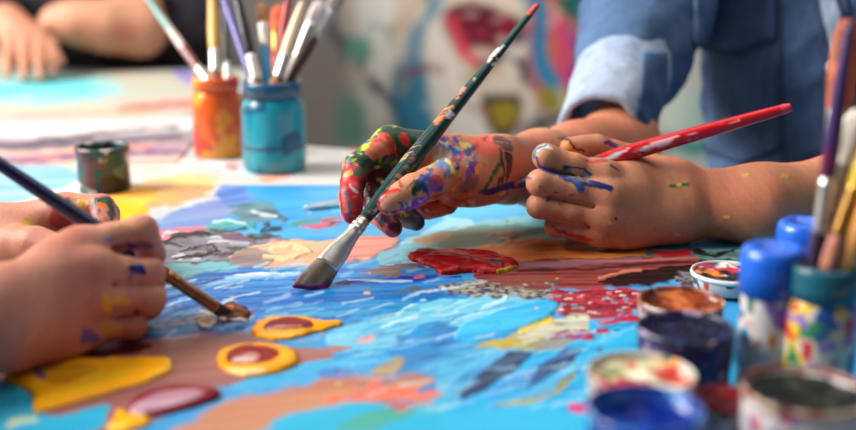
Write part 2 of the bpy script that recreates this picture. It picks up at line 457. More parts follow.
p(poly=[(226, 206), (262, 200), (282, 212), (262, 224), (236, 218)], col=(116, 150, 158), col2=(80, 116, 130), su=40, sv=90, warp=6, h=.6)
p(line=[(250, 214), (266, 212), (284, 220)], w=[2, 4, 2], col=(100, 100, 106), h=1.2, warp=3)
p(line=[(252, 212), (264, 216), (276, 217)], w=1.3, col=(205, 222, 218), h=1, warp=2)
p(line=[(268, 223), (262, 232), (280, 228)], w=1.5, col=(40, 60, 66), h=1, warp=3)
for i in range(26):
    x = 165+random.random()*110; y = 232+random.random()*34
    p(line=[(x, y), (x+8+random.random()*14, y-3+random.random()*5)], w=.8+random.random()*1.3, col=random.choice([(30, 30, 36), (185, 178, 186), (96, 92, 100), (150, 118, 140), (70, 70, 78), (205, 200, 204)]), warp=3, h=1.1, wet=.7)
p(line=[(163, 243), (176, 238), (198, 233), (214, 236)], w=[2, 3, 3, 1], col=(20, 20, 24), warp=4, h=1.6, wet=.9)
p(line=[(172, 260), (192, 258), (214, 251), (212, 246), (190, 250)], w=[1, 2, 2, 1.4, 1], col=(24, 24, 28), warp=4, h=1.6, wet=.9)
p(line=[(224, 238), (238, 237), (252, 241)], w=3, col=(120, 84, 108), warp=4, h=1.2)
p(poly=[(226, 262), (240, 250), (276, 242), (330, 240), (372, 236), (402, 237), (392, 250), (362, 262), (316, 266), (262, 270)], col=(244, 190, 146), col2=(226, 160, 122), ang=8, su=12, sv=170, warp=4, h=.9, wet=.7)
p(poly=[(226, 264), (236, 254), (258, 248), (276, 256), (270, 268), (240, 270)], col=(172, 142, 128), col2=(140, 114, 108), ang=8, su=14, sv=200, h=1)
p(line=[(266, 258), (286, 260), (308, 252), (292, 246), (272, 250)], w=[2, 3, 3, 2, 2], col=(250, 206, 152), warp=2, h=1.8, rim=.8, wet=.8)
p(poly=[(318, 252), (340, 242), (372, 237), (399, 237), (396, 246), (372, 258), (330, 264)], col=(240, 124, 120), col2=(246, 160, 138), ang=8, su=10, sv=160, warp=3, h=1., wet=.7)
p(line=[(322, 222), (336, 218), (346, 217)], w=2, col=(200, 80, 96), h=.8); p(line=[(300, 226), (318, 227), (338, 222)], w=[1.5, 3, 2], col=(206, 96, 110), warp=2, h=.9)
p(line=[(292, 225), (306, 222), (320, 220)], w=2, col=(90, 150, 140), warp=2, h=.9); p(line=[(330, 226), (338, 222)], w=1, col=(30, 40, 44), h=1)
p(poly=[(150, 270), (196, 262), (240, 264), (238, 274), (196, 290), (150, 292)], col=(128, 194, 192), col2=(90, 160, 178), ang=20, su=9, sv=170, warp=4, h=.4)
# --- right of the painted hand
p(poly=[(372, 262), (396, 246), (440, 228), (520, 214), (556, 226), (520, 244), (440, 260), (400, 270)], col=(142, 200, 204), col2=(112, 184, 200), ang=22, su=7, sv=150, warp=4, h=.3)
p(line=[(404, 244), (450, 222), (470, 224), (440, 240)], w=[2, 5, 5, 2], col=(178, 222, 220), op=.7, warp=3)
p(poly=[(430, 232), (470, 226), (520, 224), (560, 232), (548, 246), (490, 248), (440, 252)], col=(142, 158, 122), col2=(112, 160, 150), ang=12, su=7, sv=140, warp=4)
p(poly=[(408, 240), (442, 232), (456, 236), (426, 246)], col=(236, 172, 112), col2=(206, 160, 120), ang=10, su=8, sv=120)
p(poly=[(460, 252), (510, 240), (560, 238), (640, 250), (740, 250), (740, 268), (600, 266), (520, 262), (476, 262)], col=(238, 148, 66), col2=(222, 112, 52), ang=8, su=10, sv=150, warp=4, h=.6)
for i in range(10):
    x = 470+random.random()*70; y = 236+random.random()*14
    p(line=[(x, y), (x+14, y-4)], w=1.2, col=(232, 118, 52), warp=2, h=.8)
p(line=[(512, 238), (530, 232), (556, 230)], w=3, col=(84, 92, 70), warp=3, op=.7)
p(poly=[(640, 250), (760, 246), (770, 268), (700, 268), (660, 262)], col=(150, 186, 170), col2=(90, 120, 116), su=30, sv=80, warp=6, wf=60)
p(line=[(654, 253), (672, 256), (690, 253)], w=3, col=(212, 30, 36), warp=3, h=1, wet=.8)
p(line=[(690, 250), (712, 256), (734, 250)], w=2.2, col=(22, 26, 28), warp=4); p(line=[(700, 260), (716, 263), (730, 260)], w=1.4, col=(26, 30, 30), warp=3)
p(poly=[(470, 268), (520, 260), (600, 258), (690, 257), (706, 264), (690, 274), (640, 284), (572, 292), (520, 284), (474, 282)], col=(164, 74, 64), col2=(116, 44, 40), ang=3, su=7, sv=330, warp=3, h=1., wet=.6)
p(line=[(500, 264), (560, 266), (640, 260)], w=2.6, col=(96, 104, 140), op=.8, warp=2, ang=3, col2=(160, 100, 96), su=8, sv=300)
p(line=[(520, 272), (590, 270), (690, 262)], w=1.3, col=(70, 30, 32), warp=2); p(line=[(560, 262), (630, 262), (696, 258)], w=1.2, col=(196, 110, 100), warp=2)
p(poly=[(596, 281), (632, 272), (690, 266), (706, 268), (688, 278), (648, 287), (606, 288)], col=(48, 24, 22), col2=(26, 14, 14), ang=6, su=8, sv=300, warp=3, h=1.2, wet=.9)
p(line=[(600, 279), (622, 274), (640, 272)], w=1.6, col=(206, 120, 92), warp=2, h=1.4)
p(poly=[(672, 276), (700, 270), (720, 280), (700, 290), (676, 290)], col=(70, 66, 70), col2=(140, 134, 130), su=220, sv=260, warp=5, h=.8)
# --- blue round the big brush
p(poly=[(120, 300), (180, 282), (216, 268), (300, 272), (380, 268), (440, 276), (480, 285), (420, 300), (340, 322), (240, 332), (160, 330)], col=(52, 136, 200), col2=(26, 98, 176), ang=9, su=5, sv=190, soft=3, warp=5, h=.8, wet=.6)
p(poly=[(210, 282), (280, 272), (360, 270), (420, 276), (390, 284), (300, 282), (230, 290)], col=(70, 152, 208), col2=(40, 110, 184), ang=6, su=6, sv=260, warp=3, h=.8)
p(line=[(196, 286), (240, 278), (300, 274)], w=[1, 3, 1.5], col=(190, 220, 236), col2=(90, 160, 214), ang=8, su=9, sv=500, streak=.9, warp=2, h=.5)
p(line=[(236, 277), (262, 275), (284, 276)], w=1.6, col=(232, 240, 240), thr=.45, ang=8, su=12, sv=500, warp=1)
p(poly=[(300, 292), (360, 288), (440, 290), (470, 294), (400, 304), (330, 306)], col=(24, 98, 168), col2=(44, 132, 196), ang=5, su=5, sv=250, warp=3, h=.6)
p(poly=[(290, 306), (350, 302), (420, 300), (404, 310), (340, 318), (290, 320)], col=(64, 164, 200), col2=(40, 128, 190), ang=8, su=6, sv=240, warp=3)
p(poly=[(356, 272), (372, 269), (402, 263), (432, 264), (446, 272), (420, 282), (396, 278), (372, 276)], col=(126, 96, 86), col2=(150, 122, 104), ang=4, su=9, sv=240, warp=3, h=1.)
p(poly=[(394, 274), (412, 268), (436, 268), (448, 274), (420, 279)], col=(66, 150, 206), col2=(40, 116, 186), ang=4, su=9, sv=240, h=.6)
p(line=[(346, 283), (380, 282), (430, 279), (460, 277)], w=[1, 2.4, 2.6, 1], col=(16, 44, 150), col2=(40, 90, 190), ang=3, su=9, sv=300, warp=1.5, h=1.4, wet=.9)
p(line=[(348, 281), (380, 283), (412, 282)], w=[.6, 1.2, .6], col=(200, 222, 240), thr=.4, warp=1); p(line=[(338, 284), (346, 283)], w=1.4, col=(34, 50, 90), h=1)
p(line=[(414, 279), (422, 278)], w=1.6, col=(236, 96, 70), h=1)
# --- flat red-brown and grit
p(poly=[(470, 284), (520, 276), (566, 276), (560, 284), (540, 293), (500, 291)], col=(154, 78, 66), col2=(122, 58, 52), ang=3, su=7, sv=200, warp=3, h=1., wet=.6)
p(poly=[(436, 286), (470, 281), (520, 290), (566, 291), (552, 299), (500, 299), (450, 295)], col=(64, 58, 62), col2=(176, 160, 136), su=320, sv=420, streak=.5, warp=4, h=1.2)
for i in range(60):
    x = 436+random.random()*120; y = 284+random.random()*12
    p(line=[(x, y), (x+1.5+random.random()*3, y+.4)], w=.5+random.random()*.6, col=random.choice([(20, 18, 22), (190, 180, 150), (120, 60, 60), (70, 80, 110), (150, 130, 90)]), warp=1, h=1.4)
p(line=[(392, 293), (410, 289), (430, 291)], w=[1, 2.5, 1], col=(96, 96, 92), dens=.4, warp=3, h=1)
p(poly=[(548, 296), (570, 290), (640, 288), (652, 296), (648, 312), (596, 320), (560, 318), (546, 306)], col=(196, 60, 72), col2=(146, 30, 44), ang=2, su=30, sv=240, warp=4, h=1., wet=.5)
for i in range(90):
    x = 548+random.random()*95; y = 293+random.random()*25
    p(line=[(x, y), (x+1+random.random()*4, y)], w=.5+random.random()*.5, col=random.choice([(226, 130, 136), (120, 16, 30), (110, 170, 190), (236, 190, 186), (90, 20, 40)]), warp=1, h=1)
# --- turquoise sweep
p(poly=[(318, 336), (380, 318), (440, 300), (500, 297), (562, 302), (540, 314), (470, 338), (400, 352), (340, 356)], col=(124, 202, 220), col2=(92, 184, 214), ang=16, su=6, sv=230, warp=4, h=.8, wet=.55)
for i in range(34):
    x = 350+random.random()*150; y = 336-(x-350)*.17+(random.random()-.5)*26
    p(line=[(x, y), (x+20+random.random()*30, y-7-random.random()*5)], w=.7+random.random()*.8, col=random.choice([(206, 236, 240), (160, 220, 232), (70, 170, 206), (96, 190, 216)]), warp=2, h=.8, op=.8)
p(line=[(424, 300), (408, 308), (396, 316)], w=[1, 3, 1.5], col=(170, 222, 230), thr=.45, warp=4, h=1)
# --- blue and pink ground in front
p(poly=[(0, 330), (140, 330), (240, 322), (250, 336), (180, 350), (60, 372), (-20, 380)], col=(40, 124, 190), col2=(26, 96, 160), ang=10, su=6, sv=160, warp=4)
for i in range(20):
    x = 160+random.random()*70; y = 288+random.random()*36
    p(line=[(x, y), (x+16+random.random()*24, y-4-random.random()*5)], w=.6+random.random()*.6, col=random.choice([(190, 216, 232), (22, 70, 140), (120, 176, 214), (14, 50, 110)]), warp=1.5, h=.9)
p(line=[(148, 329), (176, 324), (204, 320)], w=[1, 2.4, 1], col=(176, 186, 206), col2=(90, 100, 130), warp=3, su=80, sv=200, h=1)
for i in range(30):
    a = random.random()*6.28; r = 6+random.random()*16
    p(line=[(222+r*1.2*math.cos(a), 319+r*.5*math.sin(a)), (222+(r+7)*1.3*math.cos(a), 319+(r+4)*.5*math.sin(a)-2)], w=.7+random.random()*.9, col=random.choice([(206, 214, 222), (150, 110, 84), (90, 56, 40), (226, 220, 214), (40, 60, 100)]), warp=2, h=1.2)
p(poly=[(-30, 372), (40, 352), (130, 340), (180, 336), (250, 332), (262, 342), (330, 350), (334, 366), (262, 380), (190, 396), (130, 440), (-30, 450)], col=(180, 112, 98), col2=(160, 96, 90), ang=14, su=6, sv=80, soft=3, warp=5, h=.5)
p(line=[(300, 356), (330, 350), (352, 348)], w=[4, 4, 1], col=(176, 116, 104), warp=3)
p(poly=[(8, 374), (50, 356), (110, 347), (158, 344), (140, 354), (80, 362), (30, 382)], col=(116, 26, 24), col2=(86, 16, 18), ang=14, su=8, sv=120, warp=4, h=.7, wet=.7)
p(poly=[(-40, 378), (8, 380), (36, 392), (34, 412), (60, 418), (104, 402), (114, 410), (92, 440), (-40, 450)], col=(34, 176, 214), col2=(60, 190, 220), ang=10, su=6, sv=60, soft=2, warp=3)
p(line=[(10, 424), (24, 420), (34, 420)], w=4, col=(214, 232, 196), warp=3)
p(poly=[(228, 384), (300, 366), (362, 352), (430, 346), (440, 352), (380, 372), (300, 384), (236, 394)], col=(76, 182, 220), col2=(54, 160, 214), ang=16, su=6, sv=110, warp=4)
p(poly=[(316, 372), (334, 366), (356, 370), (346, 380), (324, 380)], col=(52, 124, 196), col2=(70, 140, 200), warp=3, soft=2)
p(poly=[(384, 356), (400, 336), (434, 322), (462, 328), (452, 344), (428, 364), (394, 378)], col=(66, 122, 168), col2=(50, 140, 196), ang=35, su=8, sv=110, warp=5, soft=2)
p(line=[(400, 352), (420, 332), (432, 326)], w=[3, 5, 3], col=(46, 150, 206), warp=3); p(line=[(360, 342), (372, 338)], w=3, col=(236, 170, 160), warp=2)
p(poly=[(366, 372), (394, 358), (408, 360), (396, 374), (374, 378)], col=(186, 160, 110), warp=4, soft=3)
p(poly=[(150, 440), (220, 404), (290, 386), (350, 376), (420, 374), (470, 386), (420, 402), (340, 412), (290, 440)], col=(216, 146, 106), col2=(190, 120, 90), ang=14, su=5, sv=70, soft=4, warp=6, h=.4)
p(poly=[(270, 420), (330, 404), (410, 398), (480, 404), (520, 440), (250, 440)], col=(66, 184, 196), col2=(34, 178, 214), ang=10, su=5, sv=50, soft=3, warp=5)
p(poly=[(330, 424), (380, 408), (420, 408), (400, 424), (350, 434)], col=(74, 170, 150), soft=3, warp=5)
p(line=[(372, 398), (400, 406), (430, 400)], w=[2, 6, 3], col=(206, 120, 106), soft=2, warp=3)
p(line=[(330, 400), (370, 396), (420, 394), (456, 388), (474, 380)], w=[3, 5, 6, 5, 3], col=(250, 130, 96), col2=(240, 104, 80), soft=1.5, warp=3, h=.8)
p(line=[(372, 385), (378, 385)], w=5, col=(250, 120, 86), soft=1.5, h=.8)
p(poly=[(410, 392), (440, 378), (462, 374), (452, 388), (424, 396)], col=(90, 130, 180), soft=2, warp=4)
# --- cyan right
p(poly=[(520, 352), (560, 334), (602, 320), (652, 316), (740, 330), (740, 440), (470, 440), (430, 410), (500, 392)], col=(46, 184, 222), col2=(30, 168, 216), ang=20, su=5, sv=60, soft=2, warp=4, h=.4)
p(poly=[(430, 388), (440, 362), (462, 350), (500, 346), (540, 340), (556, 346), (500, 366), (470, 390), (450, 402)], col=(80, 178, 214), col2=(150, 200, 210), ang=30, su=6, sv=90, warp=4, soft=2)
p(poly=[(500, 340), (526, 324), (552, 315), (588, 318), (592, 326), (566, 340), (520, 346)], col=(220, 208, 176), col2=(150, 140, 120), su=50, sv=120, warp=6, wf=80, soft=1.5)
p(poly=[(468, 348), (500, 340), (545, 336), (560, 342), (530, 350), (490, 350)], col=(206, 172, 58), col2=(160, 150, 80), ang=8, su=14, sv=140, warp=4, h=.5)
p(line=[(520, 332), (540, 322), (552, 320)], w=[2, 3, 2], col=(236, 206, 60), warp=3, h=.6)
p(line=[(534, 350), (560, 342), (572, 336)], w=[3, 6, 3], col=(150, 150, 140), warp=4); p(line=[(552, 338), (566, 332)], w=2, col=(176, 40, 50), warp=3)
p(poly=[(452, 336), (466, 326), (500, 312), (540, 301), (562, 304), (556, 314), (524, 330), (486, 341), (458, 342)], col=(34, 168, 222), col2=(66, 190, 228), ang=22, su=6, sv=150, warp=2, h=2.2, rim=-.4, wet=.8)
def leaf(pts, w, c1, c2, **k): p(line=pts, w=w, col=c1, col2=c2, ang=38, su=7, sv=140, warp=2, **k)
leaf([(450, 392), (474, 372), (500, 358), (520, 352)], [4, 8, 8, 2], (60, 150, 204), (96, 180, 216), h=.8)
leaf([(462, 398), (486, 380), (512, 362), (530, 354)], [3, 8, 9, 2], (36, 52, 86), (66, 90, 120), h=1, wet=.7)
leaf([(486, 396), (512, 386), (540, 370), (556, 360)], [3, 7, 8, 4], (46, 140, 206), (84, 170, 220), h=1)
leaf([(528, 388), (548, 370), (566, 358), (578, 352)], [2, 7, 8, 3], (44, 62, 104), (60, 110, 170), h=1, wet=.7)
leaf([(488, 408), (530, 398), (560, 380), (576, 368)], [2, 5, 6, 2], (58, 158, 206), (120, 190, 210), h=.8)
p(line=[(500, 406), (540, 400), (566, 386)], w=1.5, col=(206, 180, 70), warp=2, h=.8); p(line=[(560, 388), (572, 376)], w=2.5, col=(170, 150, 60), warp=2)
p(line=[(566, 337), (582, 336), (592, 338)], w=[2, 5, 2], col=(190, 22, 66), h=1.2, warp=2, wet=.8); p(line=[(574, 338), (582, 338)], w=1.6, col=(90, 30, 120))
p(line=[(598, 333), (606, 332)], w=2.4, col=(190, 22, 66), h=1, warp=1.5); p(line=[(600, 324), (620, 320), (640, 320)], w=[2, 4, 4], col=(196, 26, 56), h=1, warp=2.5, wet=.7)
p(line=[(572, 408), (588, 410)], w=4, col=(232, 60, 110), warp=2, soft=2)
for i in range(420):
    x = 150+random.random()*480; y = 262+random.random()*150
    if (y > 345 and x < 330) or (y < 322 and x > 455): continue
    k = random.random()
    p(line=[(x, y), (x+10+random.random()*26, y-2-random.random()*7)], w=.5+random.random()*.9, col=(random.choice([(214, 234, 240), (150, 206, 226)]) if k < .5 else random.choice([(24, 84, 150), (30, 60, 110), (20, 110, 170)])), op=.22+.3*random.random(), warp=2, h=.5)
for i in range(80):
    x = 160+random.random()*560; y = 200+random.random()*210; r = .5+random.random()**3*2.
    p(line=[(x-r, y), (x+r, y)], w=r*.6, col=random.choice([(236, 236, 230), (200, 40, 50), (244, 180, 60), (30, 60, 130), (240, 130, 90), (90, 30, 60), (40, 130, 120)]), warp=1.5, h=.8, wet=.7)
# fine brush ridges everywhere
C.c *= np.array([.80, .86, .93])
C.h += (.28*vn(C.a*40+C.b*14, C.b*620-C.a*140, 3)+.2*fbm(C.a*160, C.b*260, 8)-.2)*1e-3
V[:, 2] = Z0+np.clip(C.h, -.0004, .004)
V2, FC2, ring = skirt(V, FC, nx, ny, Z0-.003)
col = np.vstack([C.c, np.tile(lin((222, 220, 214)), (len(ring), 1))]); wt = np.r_[C.wet, np.zeros(len(ring))]
tag(build('canvas', V2, FC2, M['paint'], col=col, wet=wt, loc=(.1, .8, Z0)), 'large flat canvas thick with wet blue, red and orange paint under all the hands', 'painting')

# ------------------------------------------------------------------ other painted sheets lying about
def sheet(x0, x1, y0, y1, z, rot, base, strokes, label, name='painted_sheet', step=.005):
    c = np.array([(x0+x1)/2, (y0+y1)/2]); r = math.radians(rot); R = np.array([[math.cos(r), -math.sin(r)], [math.sin(r), math.cos(r)]])
    def f(V): return np.c_[(V-c)@R.T+c, np.full(len(V), z)]
    V, FC, nx, ny = grid(np.arange(x0, x1, step), np.arange(y0, y1, step), f)
    L = Layer(V, base, .2)
    for s in strokes: L.put(**s)
    V2, F2, ring = skirt(V, FC, nx, ny, z-.0008)
    col = np.vstack([L.c, np.tile(lin(base), (len(ring), 1))]); wt = np.r_[L.wet, np.zeros(len(ring))]
    return tag(build(name, V2, F2, M['sheet'], col=col, wet=wt, loc=(c[0], c[1], z)), label, 'painting', 'spare paintings on the tables')
sheet(-.70, -.05, .86, 1.36, TT+.001, -6, (186, 184, 180), [
    dict(poly=[(-40, 150), (60, 160), (92, 184), (40, 200), (-40, 230)], col=(150, 190, 214), col2=(110, 160, 196), ang=10, su=6, sv=50, soft=3, warp=6),
    dict(poly=[(90, 204), (110, 190), (160, 182), (216, 184), (222, 194), (190, 206), (150, 222), (100, 222)], col=(248, 184, 60), col2=(238, 160, 70), su=14, sv=14, soft=2, warp=5),
    dict(poly=[(150, 176), (208, 172), (222, 186), (180, 196), (140, 190)], col=(240, 190, 120), col2=(222, 170, 120), soft=3, warp=6, su=20, sv=20),
    dict(poly=[(126, 160), (160, 150), (200, 156), (190, 172), (140, 176)], col=(236, 224, 200), col2=(240, 190, 160), soft=3, warp=6, su=20, sv=20),
    dict(line=[(210, 162), (240, 172), (300, 172)], w=3, col=(196, 214, 222), soft=2, warp=5),
    dict(line=[(260, 180), (290, 176)], w=2, col=(240, 150, 120), soft=2, warp=4), dict(line=[(226, 166), (236, 168)], w=3, col=(214, 110, 100), soft=2, warp=4),
    dict(line=[(150, 146), (180, 144)], w=3, col=(120, 170, 170), soft=2, warp=4), dict(line=[(0, 214), (40, 200), (84, 186)], w=5, col=(238, 240, 240), soft=2, warp=3),
    dict(poly=[(96, 214), (112, 202), (150, 206), (150, 222), (100, 226)], col=(250, 176, 20), soft=2, warp=4)],
    'white sheet with orange and yellow washes in front of the orange jar', step=.004)
sheet(-1.0, -.325, 1.30, 1.70, TT+.0015, 4, (140, 124, 130), [
    dict(poly=[(-60, 150), (200, 138), (200, 166), (-60, 196)], col=(150, 128, 146), col2=(206, 170, 150), ang=4, su=3, sv=60, soft=3, warp=5),
    dict(poly=[(-60, 116), (60, 118), (200, 108), (200, 128), (60, 138), (-60, 140)], col=(180, 178, 172), col2=(150, 156, 164), ang=4, su=3, sv=50, soft=3, warp=4),
    dict(line=[(-40, 144), (20, 146), (90, 138)], w=2.5, col=(70, 66, 86), soft=2, warp=3), dict(line=[(20, 160), (80, 154), (150, 146)], w=2.5, col=(214, 120, 96), soft=2, warp=3), dict(line=[(-40, 184), (30, 178), (90, 170)], w=3, col=(120, 150, 180), soft=2, warp=3),
    dict(line=[(-40, 176), (40, 170), (120, 160)], w=[5, 6, 3], col=(226, 170, 130), soft=3, warp=5), dict(line=[(-40, 150), (60, 146), (180, 136)], w=3, col=(96, 84, 96), soft=3, warp=5),
    dict(line=[(-40, 166), (60, 158), (180, 150)], w=3, col=(110, 84, 120), soft=3, warp=4), dict(line=[(90, 130), (160, 126), (210, 124)], w=5, col=(196, 194, 194), soft=3, warp=5),
    dict(line=[(-40, 134), (60, 132), (190, 122)], w=3, col=(214, 196, 190), soft=3, warp=5), dict(line=[(40, 140), (110, 132), (180, 126)], w=1.6, col=(60, 60, 70), soft=2, warp=3)],
    'mauve sheet with long streaks behind the small dark paint pot')
sheet(-1.35, -.372, 1.72, 2.33, TT+.001, -3, (168, 168, 154), [
    dict(poly=[(-60, 70), (40, 74), (90, 76), (130, 84), (110, 98), (40, 104), (-60, 104)], col=(124, 190, 188), col2=(160, 186, 178), su=8, sv=14, soft=4, warp=10, wf=12),
    dict(line=[(-30, 88), (30, 90), (90, 86)], w=5, col=(90, 190, 200), soft=4, warp=6, wf=14), dict(line=[(40, 98), (80, 94)], w=4, col=(110, 190, 190), soft=4, warp=6),
    dict(poly=[(90, 58), (140, 50), (186, 46), (196, 66), (150, 72), (110, 66)], col=(30, 140, 206), col2=(50, 160, 214), su=8, sv=8, soft=3, warp=5, wf=12),
    dict(poly=[(60, 62), (100, 60), (150, 76), (200, 80), (120, 80)], col=(180, 166, 144), soft=4, warp=6, wf=12),
    dict(line=[(120, 110), (160, 106), (196, 103)], w=4, col=(226, 96, 92), soft=3, warp=4), dict(line=[(-40, 118), (60, 116), (150, 112)], w=3, col=(226, 150, 120), soft=3, warp=5),
    dict(line=[(178, 72), (192, 80)], w=4, col=(120, 100, 190), soft=3, warp=4)],
    'pale cream painting with teal washes and a blue corner beside the far resting hand', step=.007)
# ================================================================== PEOPLE
def skin_layer(V, FC, tone, red, seed):
    Nn = normals(V, FC); L = Layer(V, tone, 0.)
    n = fbm(V[:, 0]*26+V[:, 2]*19, V[:, 1]*26-V[:, 2]*23, seed)
    L.c = L.c+(lin(red)-L.c)*(.55*ss(.42, .72, n))[:, None]
    for f, a in ((240, .10), (620, .12)):
        L.c = L.c*(1+a*(vn(V[:, 0]*f+V[:, 2]*f*.4, V[:, 1]*f*.5-V[:, 2]*f, seed+3)-.5))[:, None]
    L.ok = facing(V, Nn) > .05
    return L
def spots(L, lst, near):
    for x, y, rx, c in lst: L.put(line=[(x-rx, y), (x+rx, y+.2)], w=rx*.75, col=c, soft=.7, warp=rx*.6, wf=260, h=.3, wet=.8, near=near)
def grow(b, h, tone, red, seed):
    V, FC = b.mesh(h); return V, FC, skin_layer(V, FC, tone, red, seed)
def finish(name, V, FC, L, parent):
    Nn = normals(V, FC); V = V+Nn*np.clip(L.h, -.001, .002)[:, None]
    return build(name, V, FC, M['skin'], parent, col=L.c, wet=L.wet)

# ---- person in denim: two arms, right hand covered in paint, left hand a fist on the canvas
D = Body()
elR = P(618, 149, 1.19); wrR = (P(501, 160, .995), .0215); wrU = (P(506, 179, 1.02), .0215)
shR = np.array([.312, 1.42, Z0+.36]); upR = P(633, 58, 1.29); shL = np.array([.80, 1.44, Z0+.36]); elL = P(1000, 166, 1.06)
D.limb([(shR, .05), (upR, .040), (elR, .041), (P(575, 160, 1.125), .036), (P(540, 163, 1.06), .030), wrR], .02)
D.limb([(elR, .038), (P(545, 176, 1.075), .030), wrU], .02)
D.limb([(shR, .06), (np.array([.58, 1.47, Z0+.40]), .09), (shL, .06)], .03)
D.limb([(np.array([.58, 1.47, Z0+.40]), .06), (np.array([.58, 1.46, Z0+.50]), .055)], .03)
mI, mM, mR, mP = J((390, 143, .962, .0138), (398, 151, .984, .0135), (408, 166, 1.0, .0128), (422, 182, 1.012, .0118))
D.limb([(wrR[0], .019), mI]); D.limb([(P(501, 163, 1.0), .019), mM]); D.limb([(P(503, 171, 1.01), .019), mR]); D.limb([wrU, mP])
D.limb([(P(494, 168, 1.0), .02), (P(440, 168, .985), .016)]); 
D.limb(J((492, 186, .99, .016), (452, 192, .972, .013)))                 # ball of the thumb
D.finger([mI]+J((356, 167, .938, .0112), (350.5, 196, .916, .0098), (352, 214, .908, .0085)))
D.finger([mM]+J((366, 178, .966, .0108), (378, 213, .945, .0098), (393, 228, .93, .0084)))
D.finger([mR]+J((382, 195, .99, .0104), (402, 215, .97, .0092), (416, 222, .957, .008)))
D.finger([mP]+J((408, 203, 1.005, .0095), (428, 209, .99, .009), (448, 205, .978, .0088)))
D.finger(J((476, 180, .975, .018), (446, 177, .93, .0150), (414, 190, .899, .0128), (389, 203, .887, .0102)), kb=.02, k=.007)
# fist
for a_, b_ in (((552, 171, .9405), (592, 184, .9435)), ((548, 195, .9375), (594, 207, .9375)), ((552, 217, .9395), (590, 226, .9425))): D.cut(P(*a_), P(*b_), .0022)
wl = J((686, 190, .99, .0205), (688, 204, .985, .021), (686, 217, .985, .020))
D.limb([(shL, .055), (elL, .044), (P(840, 194, 1.015), .0325), (P(760, 200, .985), .0292), wl[0]], .02)
D.limb([(elL, .042), (P(840, 199, 1.015), .0320), (P(760, 208, .985), .0285), wl[2]], .02)
nI, nM, nR, nP = J((602, 175, .955, .0128), (609, 196, .947, .0130), (606, 217, .947, .0124), (600, 233, .954, .0112))
for w_, q_ in ((P(676, 190, .985), nI), (P(678, 200, .98), nM), (P(678, 210, .98), nR), (P(680, 217, .98), nP)):
    m_ = w_*.35+q_[0]*.65+np.array([0, .0035, 0]); D.limb([(w_, .0185), (m_, .0125), q_], .016)
D.limb(J((672, 186, .995, .0175), (636, 172, .985, .0145)), .02)
D.limb(J((668, 222, .975, .0165), (624, 232, .962, .0125)), .02)
D.finger([(nI[0], .0112)]+J((546, 157, .945, .0112), (553, 165, .982, .0096), (576, 170, .997, .0085)), kb=.012)
D.finger([(nM[0], .0116)]+J((540, 183, .939, .0114), (548, 188, .976, .0100), (574, 194, .992, .0085)), kb=.012)
D.finger([(nR[0], .0108)]+J((539, 206, .944, .0105), (548, 209, .978, .0094), (576, 211, .988, .0085)), kb=.012)
D.finger([(nP[0], .0098)]+J((556, 226, .956, .0098), (565, 224, .984, .0088), (584, 222, .99, .008)), kb=.012)
D.finger(J((668, 182, 1.0, .018), (628, 160, 1.008, .0142), (596, 148, .996, .0116), (570, 147.5, .986, .0096)), kb=.02, k=.007)
V, FC, L = grow(D, .0013, (204, 134, 98), (184, 98, 70), 5)
q = L.put
# paint on the right hand
RH = dict(soft=.8, warp=2.2, wf=220, wet=.85)
hand = [(336, 118), (400, 112), (450, 124), (520, 132), (532, 200), (500, 222), (400, 246), (340, 232)]
q(poly=[(346, 150), (376, 122), (420, 124), (440, 136), (400, 170), (372, 184), (346, 178)], col=(26, 84, 44), col2=(16, 56, 36), ang=30, su=30, sv=200, h=.4, **RH)
q(poly=[(340, 165), (362, 163), (366, 190), (362, 224), (346, 228), (339, 200)], col=(206, 30, 28), col2=(150, 14, 22), su=60, sv=60, h=.5, **RH)
q(poly=[(360, 175), (386, 165), (392, 190), (372, 214), (362, 210)], col=(110, 18, 30), col2=(60, 14, 24), su=60, sv=60, h=.3, **RH)
q(poly=[(364, 148), (380, 130), (392, 140), (396, 150), (384, 156), (370, 162)], col=(218, 116, 88), col2=(200, 90, 64), h=.4, **RH)
q(line=[(386, 136), (392, 146), (396, 156)], w=3, col=(190, 66, 44), h=.4, **RH)
q(poly=[(398, 134), (408, 132), (412, 144), (404, 148)], col=(222, 60, 40), h=.4, **RH)
q(line=[(352, 160), (366, 146), (378, 130)], w=2, col=(190, 200, 60), thr=.45, h=.3, **RH); q(line=[(350, 156), (362, 142), (376, 126), (400, 124)], w=1.4, col=(60, 130, 84), h=.4, **RH)
q(line=[(398, 146), (410, 152), (402, 164)], w=4, col=(18, 70, 36), h=.4, **RH); q(line=[(380, 160), (396, 162)], w=3, col=(120, 150, 50), thr=.5, **RH)
q(poly=[(352, 168), (362, 168), (364, 176), (354, 178)], col=(30, 70, 40), **RH); q(line=[(344, 176), (352, 172)], w=2.4, col=(236, 150, 70), h=.4, **RH)
q(line=[(347, 192), (350, 206), (347, 214)], w=2.4, col=(60, 70, 96), thr=.42, **RH); q(line=[(350, 186), (356, 192)], w=1.6, col=(200, 190, 180), thr=.4, **RH)
q(line=[(342, 172), (340, 186)], w=2, col=(160, 30, 24), h=.4, **RH)
q(poly=[(374, 214), (402, 210), (402, 238), (384, 238)], col=(120, 22, 44), col2=(50, 30, 50), su=60, sv=60, h=.3, **RH)
q(line=[(378, 224), (390, 232), (402, 236)], w=2, col=(206, 60, 84), thr=.4, **RH); q(line=[(376, 218), (384, 226)], w=2, col=(60, 90, 120), thr=.4, **RH)
q(poly=[(402, 208), (426, 210), (428, 232), (404, 234)], col=(40, 40, 52), col2=(90, 96, 104), su=70, sv=70, h=.3, **RH)
